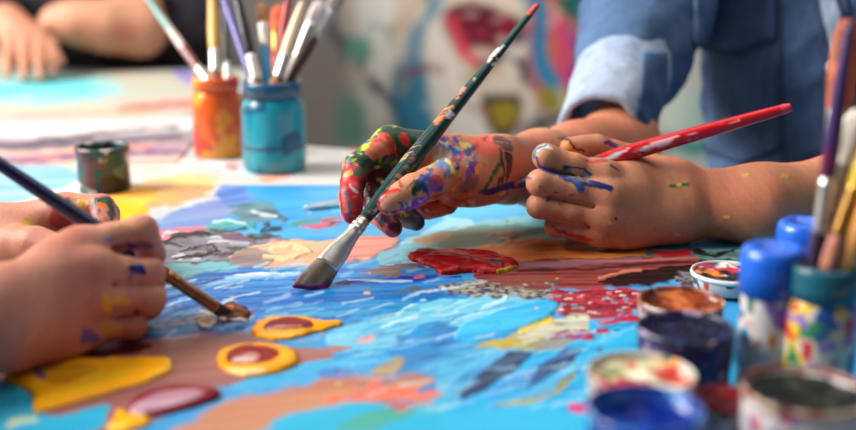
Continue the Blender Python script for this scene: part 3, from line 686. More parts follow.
q(poly=[(418, 196), (472, 190), (474, 204), (430, 218), (420, 214)], col=(222, 74, 36), col2=(178, 40, 26), su=50, sv=120, h=.4, **RH)
# thumb and ball of the thumb, wrist
q(line=[(380, 199), (390, 191), (400, 190)], w=1.8, col=(208, 40, 34), h=.3, **RH); q(line=[(378, 206), (382, 212), (396, 213)], w=1.4, col=(170, 50, 80), **RH)
q(poly=[(396, 208), (412, 200), (430, 194), (430, 200), (410, 212), (398, 214)], col=(196, 88, 190), col2=(160, 70, 150), h=.3, **RH)
q(line=[(414, 192), (420, 182)], w=4.2, col=(24, 56, 40), h=.4, **RH); q(line=[(422, 178), (428, 190), (436, 182)], w=4.5, col=(46, 84, 170), col2=(30, 50, 120), thr=.3, h=.3, **RH)
q(poly=[(428, 172), (442, 174), (446, 188), (436, 194), (428, 186)], col=(64, 60, 150), col2=(190, 60, 100), su=90, sv=90, h=.3, **RH)
q(line=[(434, 176), (440, 182)], w=3, col=(206, 70, 80), thr=.4, **RH)
q(poly=[(432, 136), (452, 140), (456, 160), (440, 170), (428, 160)], col=(92, 128, 180), col2=(180, 150, 140), su=80, sv=80, h=.2, **RH)
for a, b, c, d, w, cl in [(450, 146, 456, 156, 2, (40, 90, 170)), (440, 150, 430, 166, 2, (200, 190, 120)), (458, 148, 466, 160, 2, (90, 190, 190)), (446, 160, 452, 172, 2, (230, 210, 90)),
        (454, 138, 464, 148, 2.4, (60, 70, 150)), (460, 152, 456, 168, 1.6, (46, 60, 130)), (448, 166, 444, 176, 2, (70, 130, 190)), (462, 164, 470, 172, 1.6, (206, 170, 120)),
        (430, 170, 424, 178, 2.4, (40, 90, 180)), (440, 140, 448, 144, 2, (226, 226, 220)), (470, 150, 474, 162, 1.8, (60, 90, 160)), (456, 176, 462, 166, 1.6, (220, 120, 70))]:
    q(line=[(a, b), ((a+c)/2+2, (b+d)/2), (c, d)], w=w, col=cl, h=.3, **RH)
q(line=[(452, 190), (456, 182), (452, 176)], w=3, col=(236, 84, 36), h=.4, **RH); q(line=[(450, 192), (455, 184)], w=1.2, col=(250, 150, 60), **RH)
q(poly=[(470, 160), (478, 160), (474, 176), (464, 188), (466, 174)], col=(140, 60, 160), col2=(96, 40, 120), h=.3, **RH)
q(poly=[(474, 166), (482, 162), (480, 174), (472, 180)], col=(240, 132, 60), h=.4, **RH)
q(line=[(462, 145), (470, 149)], w=4, col=(216, 180, 44), h=.4, **RH); q(line=[(464, 154), (472, 150), (476, 144)], w=3, col=(32, 62, 120), h=.4, **RH); q(line=[(462, 152), (466, 160)], w=2, col=(210, 40, 60), **RH)
q(poly=[(470, 136), (500, 136), (500, 152), (484, 158), (474, 148)], col=(232, 92, 70), col2=(216, 60, 60), su=40, sv=60, soft=2.5, warp=3, wet=.6)
q(line=[(498, 140), (508, 146), (509, 164), (504, 182)], w=[5, 6, 4, 2], col=(60, 36, 48), col2=(110, 60, 60), thr=.3, **RH); q(line=[(500, 150), (506, 170), (498, 186)], w=1.6, col=(40, 60, 40), **RH)
q(line=[(500, 164), (492, 180), (482, 192)], w=2, col=(30, 90, 44), h=.3, **RH); q(line=[(486, 192), (500, 188), (514, 184)], w=3.4, col=(58, 44, 120), col2=(30, 30, 70), h=.3, **RH)
q(poly=[(456, 188), (478, 172), (480, 180), (466, 196)], col=(120, 60, 66), op=.7, **RH); q(line=[(480, 160), (486, 166)], w=2, col=(190, 120, 40), **RH)
q(line=[(420, 140), (436, 138), (446, 140)], w=2.4, col=(120, 70, 150), **RH)
for i in range(150):
    x = 342+random.random()*164; y = 124+random.random()*92
    if x > 470 and random.random() < .6: continue
    r = .6+random.random()**2*2.2; a_ = random.random()*3.1
    q(line=[(x, y), (x+r*2*math.cos(a_), y+r*2*math.sin(a_))], w=r*.7, col=random.choice([(20, 60, 40), (200, 40, 36), (230, 130, 70), (60, 90, 170), (220, 200, 90), (90, 50, 130), (150, 24, 30), (210, 200, 190), (40, 40, 60)]), h=.25, soft=.6, warp=1.5, wf=260, wet=.8, op=.8)
# paint on the left fist
LH = dict(soft=.7, warp=1.5, wf=240, wet=.8)
q(poly=[(560, 163), (592, 170), (590, 178), (578, 188), (562, 174)], col=(104, 126, 122), col2=(150, 110, 90), su=60, sv=160, thr=.25, h=.3, **LH)
q(line=[(536, 156), (540, 168), (556, 174), (574, 182), (590, 184)], w=[1, 1.6, 2.2, 2.6, 2], col=(34, 60, 120), h=.4, **LH)
q(line=[(590, 184), (600, 185), (610, 188)], w=[3, 3.4, 2.8], col=(26, 30, 140), col2=(16, 20, 90), h=.6, **LH); q(line=[(576, 180), (582, 190)], w=3, col=(50, 90, 150), h=.3, **LH)
q(line=[(564, 166), (584, 169), (590, 174)], w=.9, col=(30, 30, 60), thr=.4, **LH); q(line=[(566, 168), (568, 168)], w=1.4, col=(24, 26, 70), **LH)
q(line=[(536, 150), (544, 146), (552, 148)], w=1.5, col=(200, 214, 210), thr=.3, **LH); q(line=[(534, 158), (536, 150), (546, 145)], w=1.1, col=(60, 120, 150), **LH)
q(line=[(560, 142), (568, 142), (574, 152)], w=[2, 4.5, 5], col=(232, 140, 50), op=.7, soft=2, warp=2, wet=.5)
q(line=[(560, 138), (570, 140), (576, 148), (584, 152)], w=1.1, col=(40, 20, 50), **LH); q(line=[(608, 142), (616, 146)], w=2.2, col=(96, 40, 120), **LH)
q(line=[(574, 158), (592, 162), (606, 160)], w=1.8, col=(196, 60, 36), thr=.3, **LH); q(line=[(612, 166), (620, 170)], w=1.6, col=(90, 60, 50), thr=.35, **LH)
spots(L, [(571, 195, 1.8, (200, 50, 40)), (556, 192, 1.2, (40, 60, 140)), (548, 200, 1.6, (36, 60, 150)), (540, 186, 1, (50, 60, 110)), (560, 204, 1, (60, 80, 120)), (552, 195, .8, (30, 40, 90)), (545, 192, .8, (30, 40, 90)),
          (553, 226, 1, (40, 60, 110)), (611, 223, 1.5, (226, 190, 40)), (564, 201, .7, (40, 50, 90)), (529, 178, 1.6, (120, 60, 110))], .94)
q(line=[(554, 230), (572, 235), (592, 240)], w=[.8, 1.8, .8], col=(110, 60, 110), **LH); q(line=[(568, 234), (580, 238), (590, 240)], w=1.4, col=(204, 40, 60), **LH)
spots(L, [(673, 186, 2.2, (30, 110, 50)), (684, 184, 2.4, (24, 120, 50)), (679, 185, 2, (236, 186, 40)), (677, 234, 2, (196, 180, 170)), (727, 217, 2, (206, 186, 50)), (745, 175, 2, (206, 176, 60)), (786, 176, 3, (200, 170, 60))], None)
# nails
q(poly=[(379, 202), (386, 194), (396, 193), (398, 198), (390, 207), (381, 209)], col=(214, 150, 130), op=.4, soft=1, warp=.3, wet=.7)
denim_person = empty('person', (.58, 1.47, 0), 'person in blue denim shirt painting with a green brush and a red brush', 'person')
finish('body', V, FC, L, denim_person)

# ---- shirt
def cloth_col(V, base, fold, seed, a=.0):
    n = fbm(V[:, 0]*9+V[:, 2]*4, V[:, 2]*9+V[:, 1]*7, seed); c = np.tile(lin(base), (len(V), 1))
    return c+(lin(fold)-c)*ss(.35, .7, n)[:, None]
def denim_mat(name, c, c2, weave=1500):
    m, nt, b = newmat(name)
    n1 = noise(nt, weave, 1, vec=(1, 1, .35)); n2 = noise(nt, 14, 4); n3 = noise(nt, 90, 3, vec=(1, 1, .3))
    k = mix(nt, ramp(nt, n2.outputs[0], .3, .7), rgba(c), rgba(c2)); k = mix(nt, ramp(nt, n1.outputs[0], .4, .8, 0, .3), k, rgba((170, 190, 214)))
    k = mix(nt, ramp(nt, n3.outputs[0], .45, .75, 0, .3), k, rgba((40, 60, 96)))
    nt.links.new(k, b.inputs['Base Color']); b.inputs['Roughness'].default_value = .9; b.inputs['Specular IOR Level'].default_value = .15
    bump(nt, b, n1.outputs[0], .5); return m
M['denim'] = denim_mat('washed_denim', (46, 72, 108), (74, 104, 142)); M['denim_dark'] = denim_mat('dark_denim_seams', (32, 50, 80), (48, 70, 100))
M['denim_in'] = denim_mat('pale_denim_inside', (176, 186, 200), (146, 162, 186))
def cloth(b, h, amp, seed, f=14):
    V, FC = b.mesh(h); Nn = normals(V, FC)
    w = fbm(V[:, 0]*f+V[:, 1]*f*.5, V[:, 2]*f*1.3+V[:, 1]*f*.4, seed, 3)-.5
    r = 1-np.abs(fbm(V[:, 0]*f*.6-V[:, 2]*f*.5, V[:, 2]*f*.6+V[:, 1]*f*.5, seed+3)*2-1)*2
    return V+Nn*(w*amp+np.clip(r, 0, 1)*amp*.7)[:, None], FC
S = Body(); cx = .59
def torso(B, cx, cy, z0, z1, wid, dep, k=.06, tp=1.):
    for ox, rr in ((-wid, dep*.86), (0, dep), (wid, dep*.86)):
        B.limb([(np.array([cx+ox*tp, cy, z0]), rr*.95), (np.array([cx+ox*tp, cy-.01, (z0+z1)/2]), rr), (np.array([cx+ox*(tp*.6+.4), cy-.005, z0*.28+z1*.72]), rr*.97), (np.array([cx+ox*.95, cy+.01, z1]), rr*.85)], k)
torso(S, cx, 1.47, .52, Z0+.30, .115, .135, tp=.62)
S.limb([(np.array([.42, 1.46, Z0+.36]), .085), (shR, .078), (P(643, 20, 1.345), .066), (P(634, 55, 1.295), .057), (P(618, 94, 1.238), .047)], .03)
S.limb([(np.array([.74, 1.46, Z0+.36]), .085), (shL, .078), (elL+np.array([0, .03, .03]), .068)], .04)
S.limb([(np.array([.42, 1.47, Z0+.37]), .075), (np.array([.58, 1.48, Z0+.42]), .08), (np.array([.76, 1.47, Z0+.37]), .075)], .04)
V, FC = cloth(S, .0045, .012, 40)
shirt = build('denim_shirt', V, FC, M['denim'], denim_person)
from mathutils.bvhtree import BVHTree
def bvh(V, FC): return BVHTree.FromPolygons(np.asarray(V).tolist(), np.asarray(FC).tolist())
TB = bvh(V, FC)
def drape(name, poly, th, mat, parent, n=40, tree=None, d0=1.35, soft=3, raise_=.001):
    """a piece of cloth outlined on the front of the garment, lifted th above it"""
    xs = [q[0] for q in poly]; ys = [q[1] for q in poly]; o = np.array([0, 0, CAMZ])
    X = np.linspace(min(xs)-1, max(xs)+1, n); Y = np.linspace(min(ys)-1, max(ys)+1, n); G = {}; VV = []; FF = []
    for j, y in enumerate(Y):
        for i, x in enumerate(X):
            sd = float(polysd(np.array([x]), np.array([y]), poly)[0])
            if sd < -.8: continue
            d = P(x, y, 1.)-o; d /= np.linalg.norm(d); hit = (tree or TB).ray_cast(Vector(o), Vector(d), 4.0)
            if hit[0] is None: continue
            t = th*min(1, max(0, (sd+.8)/soft))**.5
            G[i, j] = len(VV); VV.append(np.array(hit[0])+np.array(hit[1])*(t+raise_*0-.001))
    for (i, j), k in G.items():
        if all(c in G for c in ((i+1, j), (i+1, j+1), (i, j+1))): FF.append((k, G[i, j+1], G[i+1, j+1], G[i+1, j]))
    if not FF: return None
    o_ = build(name, VV, FF, mat, parent); so = o_.modifiers.new('cloth', 'SOLIDIFY'); so.thickness = .003; so.offset = -1
    return o_
drape('pocket', [(700, 42), (780, 40), (786, 150), (742, 166), (702, 150)], .003, M['denim'], shirt)
drape('pocket_flap', [(690, -20), (776, -22), (778, 40), (736, 54), (692, 44)], .008, M['denim'], shirt)
drape('yoke_seam', [(776, -30), (781, -30), (787, 175), (782, 175)], .004, M['denim_dark'], shirt)
drape('pocket_stitching', [(704, 60), (708, 60), (708, 146), (742, 160), (778, 146), (776, 60), (780, 60), (782, 149), (742, 164), (704, 149)], .0055, M['denim_dark'], shirt)
drape('pocket_seam', [(690, 40), (736, 50), (778, 36), (778, 41), (736, 55), (690, 45)], .0105, M['denim_dark'], shirt)
drape('button_placket', [(812, -30), (846, -30), (862, 180), (832, 180)], .006, M['denim_dark'], shirt)
drape('collar_edge', [(812, -30), (832, -30), (854, 80), (838, 80)], .0115, M['denim_in'], shirt)
BTN = plain('shirt_button_pearl', (226, 222, 214), .3, coat=.5)
for y, x in ((66, 829), (150, 844), (-16, 816)):
    o = np.array([0, 0, CAMZ]); d = P(x, y, 1.)-o; d /= np.linalg.norm(d); h = TB.ray_cast(Vector(o), Vector(d), 4.)
    if h[0] is None: continue
    c = np.array(h[0])+np.array([0, -.008, 0]); V, FC = loft(c, c+np.array([0, -.004, 0]), [(0, .006, .006), (.002, .0075, .0075), (.0035, .007, .007), (.003, .004, .004)], 20); build('button', V, FC, BTN, shirt)
# rolled cuff of the right sleeve: an open turned-back tube
a = P(603, 133, 1.185); b = P(630, 60, 1.285); Lc = np.linalg.norm(b-a)
prof = [(.004, .043, .043), (0, .048, .049), (.004, .052, .053), (Lc*.35, .054, .056), (Lc*.7, .056, .058), (Lc*.96, .058, .060), (Lc, .055, .057), (Lc*.97, .050, .051), (Lc*.5, .047, .048), (.012, .042, .043)]
V, FC = loft(a, b, resample(prof, .006), 48); FC = FC[:-2]; n_ = 48; m_ = len(V)//n_
FC += [((m_-1)*n_+j, (m_-1)*n_+(j+1) % n_, (j+1) % n_, j) for j in range(n_)]
w = fbm(V[:, 0]*30, V[:, 2]*30+V[:, 1]*20, 61)-.5; V = V+np.c_[w, w*0, w]*.010
build('rolled_cuff', V, FC, M['denim_in'], shirt)
TBC = bvh(V, [f for f in FC if len(f) == 4])
drape('cuff_seam', [(642, 50), (668, 50), (668, 100), (660, 124), (644, 150), (628, 142), (632, 118), (640, 90)], .003, M['denim'], shirt, tree=TBC, n=30)

# ---- person at the left: right hand writing with the blue brush, left hand behind it
Lf = Body()
w1, w2 = J((-8, 303, .668, .0215), (-10, 336, .662, .0215))
e1 = np.array([-.49, .50, Z0+.06]); e2 = np.array([-.63, .82, Z0+.07])
s1 = np.array([-.88, .52, Z0+.34]); s2 = np.array([-.90, .92, Z0+.34]); sm = np.array([-.92, .72, Z0+.40])
Lf.limb([(s1, .05), (e1, .043), ((e1+w1[0])/2, .035), w1], .02); Lf.limb([(e1, .043), ((e1+w2[0])/2, .034), w2], .02)
kI, kM, kR, kP = J((78, 247, .728, .0125), (94, 270, .72, .0128), (95, 298, .72, .0122), (84, 326, .722, .0118))
for w_, q_ in ((P(4, 300, .676), kI), (P(4, 310, .674), kM), (P(4, 322, .672), kR), (P(2, 333, .67), kP)):
    m_ = w_*.35+q_[0]*.65+np.array([-.001, .0035, 0]); Lf.limb([(w_, .0195), (m_, .0128), q_], .016)
for a_, b_, r_ in (((116, 251.5, .733), (152, 251, .742), .0060), ((112, 285, .716), (160, 286, .727), .0024), ((108, 312, .716), (150, 313, .724), .0022)): Lf.cut(P(*a_), P(*b_), r_)
Lf.limb(J((20, 338, .688, .018), (64, 336, .712, .0135)), .018)
Lf.finger([(kI[0], kI[1]*.92)]+J((142, 231, .748, .0106), (151, 254, .770, .0096), (144, 270, .788, .008)), kb=.012)
Lf.finger([(kM[0], kM[1]*.92)]+J((149, 273, .742, .0106), (150, 286, .77, .0096), (134, 290, .786, .008)), kb=.012)
Lf.finger([(kR[0], kR[1]*.92)]+J((150, 299, .740, .0106), (148, 306, .768, .0094), (130, 304, .782, .008)), kb=.012)
Lf.finger([(kP[0], kP[1]*.92)]+J((132, 325, .737, .0096), (132, 324, .765, .0086), (118, 320, .776, .0078)), kb=.012)
Lf.finger(J((22, 296, .715, .018), (62, 270, .765, .0145), (104, 258, .787, .0115), (130, 258, .795, .0095)), kb=.02, k=.007)
v1, v2 = J((-14, 234, 0.880, .0215), (-14, 254, 0.870, .0215))
Lf.limb([(s2, .05), (e2, .043), ((e2+v1[0])/2, .035), v1], .02); Lf.limb([(e2, .043), ((e2+v2[0])/2, .034), v2], .02)
gI, gM, gR, gP = J((66, 211, 0.880, .0130), (72, 215, 0.900, .0128), (74, 224, 0.915, .0122), (70, 236, 0.930, .0115))
Lf.limb([(P(0, 232, 0.880), .0195), gI], .018); Lf.limb([(P(0, 236, 0.890), .0195), gM], .018); Lf.limb([(P(0, 244, 0.895), .0195), gR], .018); Lf.limb([(P(0, 252, 0.895), .018), gP], .018)
Lf.finger([gI]+J((101, 208, 0.873, .0108), (104, 226, 0.859, .0096), (92, 238, 0.851, .0085)), kb=.012)
Lf.finger([gM]+J((106, 214, 0.897, .0106), (108, 234, 0.885, .0096), (96, 246, 0.875, .0085)), kb=.012)
Lf.finger([gR]+J((104, 224, 0.915, .0102), (106, 244, 0.905, .0092), (94, 250, 0.895, .008)), kb=.012)
Lf.finger([gP]+J((98, 238, 0.930, .0092), (100, 250, 0.920, .0086), (90, 256, 0.913, .008)), kb=.012)
Lf.finger(J((2, 246, 0.860, .019), (36, 247, 0.838, .0150), (66, 254, 0.830, .0122), (88, 258, 0.833, .0098)), kb=.02, k=.007)
Lf.limb([(s1, .055), (sm, .09), (s2, .055)], .03); Lf.limb([(sm, .06), (sm+np.array([0, 0, .1]), .055)], .03)
V, FC, L = grow(Lf, .0014, (212, 142, 116), (198, 102, 86), 9)
q = L.put; A = dict(soft=1., warp=2., wf=200, wet=.8)
q(line=[(132, 268), (138, 269), (142, 272)], w=[4, 5.5, 4], col=(40, 34, 140), col2=(24, 20, 90), h=.6, near=.735, **A); q(line=[(132, 272), (130, 278)], w=1.2, col=(90, 70, 140), near=.735, **A)
q(line=[(128, 246), (140, 244), (150, 246)], w=[2, 4, 3], col=(96, 74, 110), op=.75, near=.75, **A); q(line=[(128, 244), (132, 247)], w=2.5, col=(80, 40, 130), near=.74, **A)
spots(L, [(108, 239, 3, (96, 140, 190)), (117, 226, 1.8, (226, 160, 60))], .74)
q(line=[(104, 298), (106, 308), (110, 314)], w=[3, 4, 2.5], col=(236, 160, 30), h=.5, near=.725, **A); q(line=[(112, 302), (120, 301), (127, 303)], w=[3, 4, 3], col=(238, 162, 34), h=.5, near=.73, **A)
q(line=[(106, 328), (113, 332), (118, 330)], w=5, col=(214, 140, 40), op=.8, near=.73, **A); q(line=[(112, 318), (130, 316), (136, 312)], w=2.5, col=(120, 40, 60), op=.6, near=.735, **A); q(line=[(136, 310), (138, 314)], w=2.5, col=(110, 30, 70), near=.735, **A)
q(poly=[(74, 330), (86, 326), (98, 332), (102, 340), (88, 346), (76, 340)], col=(96, 76, 170), col2=(150, 110, 160), su=60, sv=60, near=.72, **A)
q(poly=[(17, 228), (26, 216), (33, 214), (34, 226), (38, 234), (26, 231)], col=(214, 166, 30), col2=(180, 130, 30), op=.9, near=0.865, **A)
q(poly=[(47, 222), (52, 208), (66, 204), (76, 220), (72, 228), (54, 229)], col=(196, 60, 70), col2=(140, 40, 50), op=.85, near=0.875, **A)
q(poly=[(62, 197), (84, 198), (92, 206), (80, 214), (66, 206)], col=(120, 60, 50), col2=(216, 160, 40), su=120, sv=120, near=0.870, h=.4, **A)
q(poly=[(88, 204), (98, 202), (102, 214), (96, 226), (86, 220)], col=(110, 26, 30), col2=(160, 70, 60), near=0.865, **A)
q(line=[(96, 202), (106, 200), (112, 208), (111, 218)], w=3.5, col=(30, 46, 40), col2=(70, 90, 60), near=0.870, h=.3, **A); q(line=[(99, 205), (104, 206)], w=2.6, col=(236, 130, 40), near=0.865, **A)
q(poly=[(60, 228), (84, 224), (98, 232), (84, 248), (62, 244)], col=(120, 40, 40), col2=(70, 26, 30), op=.85, near=0.855, **A); q(line=[(36, 248), (42, 249)], w=2, col=(230, 170, 60), near=0.835, **A)
left_person = empty('person', (-.92, .72, 0), 'person at the left edge with two paint-flecked hands, holding the blue brush', 'person')
finish('body', V, FC, L, left_person)
S = Body()
for oy, rr in ((-.12, .11), (0, .125), (.12, .11)):
    S.limb([(np.array([-.97, .72+oy, .50]), rr), (np.array([-.96, .72+oy, Z0+.1]), rr), (np.array([-.95, .72+oy*.9, Z0+.30]), rr*.85)], .06)
for s_, e_ in ((s1, e1), (s2, e2)): S.limb([(np.array([-.94, s_[1], Z0+.33]), .08), (s_, .075), (s_*.45+e_*.55, .062)], .04)
V, FC = cloth(S, .006, .012, 71)
build('tee_shirt', V, FC, plain('grey_cotton', (120, 122, 128), .9, var=.1, scale=30), left_person)

# ---- person far behind the far table
B = Body()
hw = (P(8, 22, 2.2), .027)
B.limb([(np.array([-1.05, 2.62, Z0+.36]), .05), (P(-60, 10, 2.35), .045), hw], .03)
f4 = J((12, 44, 2.15, .017), (26, 40, 2.16, .017), (40, 40, 2.17, .016), (50, 44, 2.18, .015))
for m_ in f4: B.limb([hw, m_], .02)
for m_, pts in zip(f4, (((8, 60, 2.11), (8, 74, 2.10)), ((24, 62, 2.11), (25, 77, 2.10)), ((39, 62, 2.12), (41, 77, 2.11)), ((50, 60, 2.14), (54, 72, 2.13)))):
    (x1, y1, d1), (x2, y2, d2) = pts; B.finger([m_]+J((x1, y1, d1, .012), (x2, y2, d2, .0095)), kb=.015)
B.finger(J((30, 40, 2.18, .02), (50, 48, 2.16, .014), (60, 62, 2.15, .011)), kb=.02)
eb = P(140, 30, 2.31)
B.limb([(np.array([-.62, 2.62, Z0+.36]), .055), (P(132, -20, 2.36), .056), (eb, .05), (P(104, 26, 2.27), .048), (P(74, 22, 2.25), .038), (P(56, 20, 2.24), .028)], .04)
B.limb([(np.array([-1.05, 2.62, Z0+.36]), .06), (np.array([-.83, 2.64, Z0+.42]), .1), (np.array([-.62, 2.62, Z0+.36]), .06)], .04)
B.limb([(np.array([-.83, 2.64, Z0+.42]), .07), (np.array([-.83, 2.62, Z0+.55]), .06)], .04)
V, FC, L = grow(B, .004, (196, 138, 108), (180, 110, 84), 15)
L.put(poly=[(112, 24), (128, 22), (132, 38), (116, 40)], col=(214, 110, 100), op=.5, soft=6, warp=3)
far_person = empty('person', (-.83, 2.62, 0), 'person in a dark shirt resting an arm and hand on the far table', 'person')
finish('body', V, FC, L, far_person)
S = Body()
torso(S, -.80, 2.68, .5, Z0+.34, .13, .135)
S.limb([(np.array([-1.0, 2.66, Z0+.36]), .085), (np.array([-1.05, 2.62, Z0+.34]), .08), (P(-60, 8, 2.35), .066), (P(-6, 10, 2.25), .05)], .05)
S.limb([(np.array([-.66, 2.66, Z0+.36]), .085), (np.array([-.62, 2.64, Z0+.34]), .08), (P(134, -40, 2.36), .072)], .05)
S.limb([(P(20, -10, 2.36), .07), (P(80, 10, 2.40), .09), (P(60, 50, 2.45), .08)], .05)
S.limb([(P(180, -20, 2.45), .08), (P(186, 30, 2.45), .07)], .05)
V, FC = cloth(S, .008, .014, 81)
build('dark_shirt', V, FC, plain('charcoal_cotton', (44, 38, 48), .9, var=.1, scale=30), far_person)
# ================================================================== BRUSHES
def screen_ref(a, b):
    """direction across the brush, level with the lens"""
    ax = (b-a)/np.linalg.norm(b-a); v = (a+b)/2-np.array([0, 0, CAMZ]); u = np.cross(ax, v); return u/np.linalg.norm(u)
def brush(name, label, tip, end, lb, lf, bris, ferr, hand, colb, colh, mferr, group=None, strokes_h=(), strokes_b=(), n=26, grain=0., slant=0.):
    """bris, ferr, hand: (fraction, ru, rv) in metres; all geometry runs from the tip to the end of the handle"""
    tip = np.array(tip); end = np.array(end); Ln = np.linalg.norm(end-tip); ref = screen_ref(tip, end); ax = (end-tip)/Ln
    root = empty(name, tip, label, 'paintbrush', group)
    def part(nm, s0, s1, prof, mat, base, strokes, step, tips=None, gr=0.):
        pr = resample([(s0+(s1-s0)*f, ru, rv) for f, ru, rv in prof], step)
        V, FC = loft(tip, end, pr, n, ref)
        t = (V-tip)@ax
        if slant and nm == 'bristles': V = V-np.outer(slant*((V-tip)@ref)*(1-t/lb), ax)
        L = Layer(V, base, 0.)
        if gr:
            k = np.arange(len(V)) % n
            g = vn(k*2.7, t*120, 4); L.c = L.c*(1-gr+2*gr*g)[:, None]
        for st in strokes: L.put(**st)
        return build(nm, V, FC, mat, root, col=L.c, wet=L.wet)
    hd = part('handle', lb+lf-.006, Ln, hand, M['hand'], colh, strokes_h, .0016, gr=grain)
    V, FC = loft(tip, end, resample([(lb-.003+(lf+.003)*f, ru, rv) for f, ru, rv in ferr], .002), n, ref)
    fe = build('ferrule', V, FC, mferr, root)
    part('bristles', 0, lb, bris, M['bristle'], colb, strokes_b, .0012, gr=.6)
    return root
# big flat brush with the dark green handle
gt = P(308, 289, .8495); ge = gt+(P(388, 190, .905)-gt)*1.0; gd = (ge-gt)
s_ = 3.22
g_end = gt+gd*s_
for _ in range(40):
    x, y, d = proj(g_end)
    if y < 4: s_ -= .01
    else: s_ += .01
    g_end = gt+gd*s_
hp = [(0, .0050, .0050), (.04, .0056, .0056), (.16, .0078, .0078), (.26, .0082, .0082), (.45, .0066, .0066), (.7, .0048, .0048), (.94, .0032, .0032), (.985, .0030, .0030), (1, .0016, .0016)]
GS = dict(soft=.5, warp=1.2, wf=400, wet=.4)
sh = [dict(line=[(530, 10), (537, 2)], w=5, col=(206, 70, 60), soft=.6, warp=.3), dict(line=[(488, 62), (496, 52), (504, 46)], w=[1.5, 2, 1.2], col=(226, 222, 206), thr=.35, **GS), dict(line=[(492, 66), (500, 56)], w=1, col=(220, 220, 206), thr=.35, **GS),
      dict(line=[(436, 122), (444, 112), (452, 106)], w=[2.5, 3, 1.5], col=(228, 130, 70), thr=.35, **GS), dict(line=[(449, 116), (452, 112)], w=3, col=(214, 216, 206), thr=.3, **GS), dict(line=[(456, 98), (464, 88)], w=1.6, col=(206, 130, 110), thr=.4, **GS),
      dict(line=[(434, 116), (440, 112)], w=2, col=(200, 50, 40), thr=.35, **GS), dict(line=[(400, 160), (412, 150), (420, 142)], w=2, col=(206, 160, 120), thr=.52, **GS), dict(line=[(404, 176), (414, 164)], w=3, col=(190, 140, 110), thr=.55, **GS),
      dict(line=[(384, 196), (392, 186)], w=2, col=(200, 170, 140), thr=.52, **GS), dict(line=[(374, 212), (380, 206)], w=2, col=(170, 190, 180), thr=.5, **GS), dict(line=[(474, 80), (475, 78)], w=1, col=(190, 190, 180), **GS),
      dict(line=[(366, 218), (420, 150)], w=3, col=(150, 100, 80), thr=.62, **GS)]
sb = [dict(line=[(292, 284), (304, 291), (318, 290), (330, 284)], w=[4, 5, 4, 3], col=(70, 24, 74), col2=(150, 40, 110), su=200, sv=300, soft=1, warp=2, wf=300, wet=.8), dict(line=[(296, 290), (310, 293)], w=1.5, col=(20, 20, 50), warp=1, wet=.8),
      dict(line=[(296, 280), (304, 274)], w=2, col=(120, 60, 90), thr=.45, warp=1)]
brush('paintbrush', 'large flat paintbrush with a long dark green handle held in the paint-covered hand', gt, g_end, .029, .050,
      [(0, .0092, .0012), (.06, .0116, .0022), (.4, .0122, .0036), (1, .0098, .0042)],
      [(0, .0100, .0044), (.30, .0095, .0046), (.34, .0090, .0048), (.62, .0066, .0060), (.74, .0061, .0060), (.76, .0066, .0066), (.79, .0066, .0066), (.81, .0059, .0059), (.84, .0065, .0065), (.87, .0065, .0065), (.89, .0057, .0057), (1, .0056, .0056)],
      hp, (128, 112, 96), (20, 62, 58), M['steel'], strokes_h=sh, strokes_b=sb, slant=.75)
# red brush in the fist
ra, rb = P(507, 187, .984), P(791, 107, .945)
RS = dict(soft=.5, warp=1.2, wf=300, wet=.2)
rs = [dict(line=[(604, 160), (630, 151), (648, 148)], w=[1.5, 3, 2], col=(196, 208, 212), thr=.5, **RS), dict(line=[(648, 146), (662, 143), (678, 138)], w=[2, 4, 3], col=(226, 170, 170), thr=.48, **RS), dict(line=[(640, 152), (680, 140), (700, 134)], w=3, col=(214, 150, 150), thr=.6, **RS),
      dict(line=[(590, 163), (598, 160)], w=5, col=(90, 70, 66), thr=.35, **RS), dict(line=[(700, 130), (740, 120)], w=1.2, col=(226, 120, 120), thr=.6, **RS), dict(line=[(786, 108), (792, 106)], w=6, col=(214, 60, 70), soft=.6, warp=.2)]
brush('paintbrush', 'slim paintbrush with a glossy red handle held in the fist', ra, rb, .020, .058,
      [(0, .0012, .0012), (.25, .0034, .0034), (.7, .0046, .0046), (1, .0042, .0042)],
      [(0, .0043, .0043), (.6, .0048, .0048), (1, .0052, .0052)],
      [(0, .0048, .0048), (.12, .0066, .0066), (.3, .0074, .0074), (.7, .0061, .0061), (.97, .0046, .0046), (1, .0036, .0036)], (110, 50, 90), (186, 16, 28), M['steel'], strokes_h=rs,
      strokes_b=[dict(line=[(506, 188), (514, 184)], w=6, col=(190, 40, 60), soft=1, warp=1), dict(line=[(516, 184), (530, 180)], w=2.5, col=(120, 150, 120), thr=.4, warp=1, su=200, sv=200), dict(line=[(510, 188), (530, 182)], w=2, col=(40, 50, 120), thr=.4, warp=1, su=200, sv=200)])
# blue brush in the front left hand
ba = P(236, 321, .7905); bm = P(132, 252, .768); bd = bm-ba; bb = ba+bd*2.35
brush('paintbrush', 'paintbrush with a navy blue handle in the front left hand, brown paint on its tip', ba, bb, .020, .042,
      [(0, .0022, .001), (.12, .0040, .0022), (.5, .0052, .0034), (1, .0046, .0040)],
      [(0, .0047, .0042), (.5, .0046, .0045), (.74, .0045, .0045), (.78, .0050, .0050), (.82, .0045, .0045), (.88, .0050, .0050), (1, .0046, .0046)],
      [(0, .0042, .0042), (.10, .0054, .0054), (.25, .0060, .0060), (.55, .0056, .0056), (1, .0044, .0044)], (70, 48, 38), (22, 36, 84), M['copper'],
      strokes_b=[dict(line=[(214, 312), (240, 322)], w=7, col=(96, 54, 34), col2=(50, 26, 18), su=200, sv=200, soft=1, warp=1, wet=.9)])

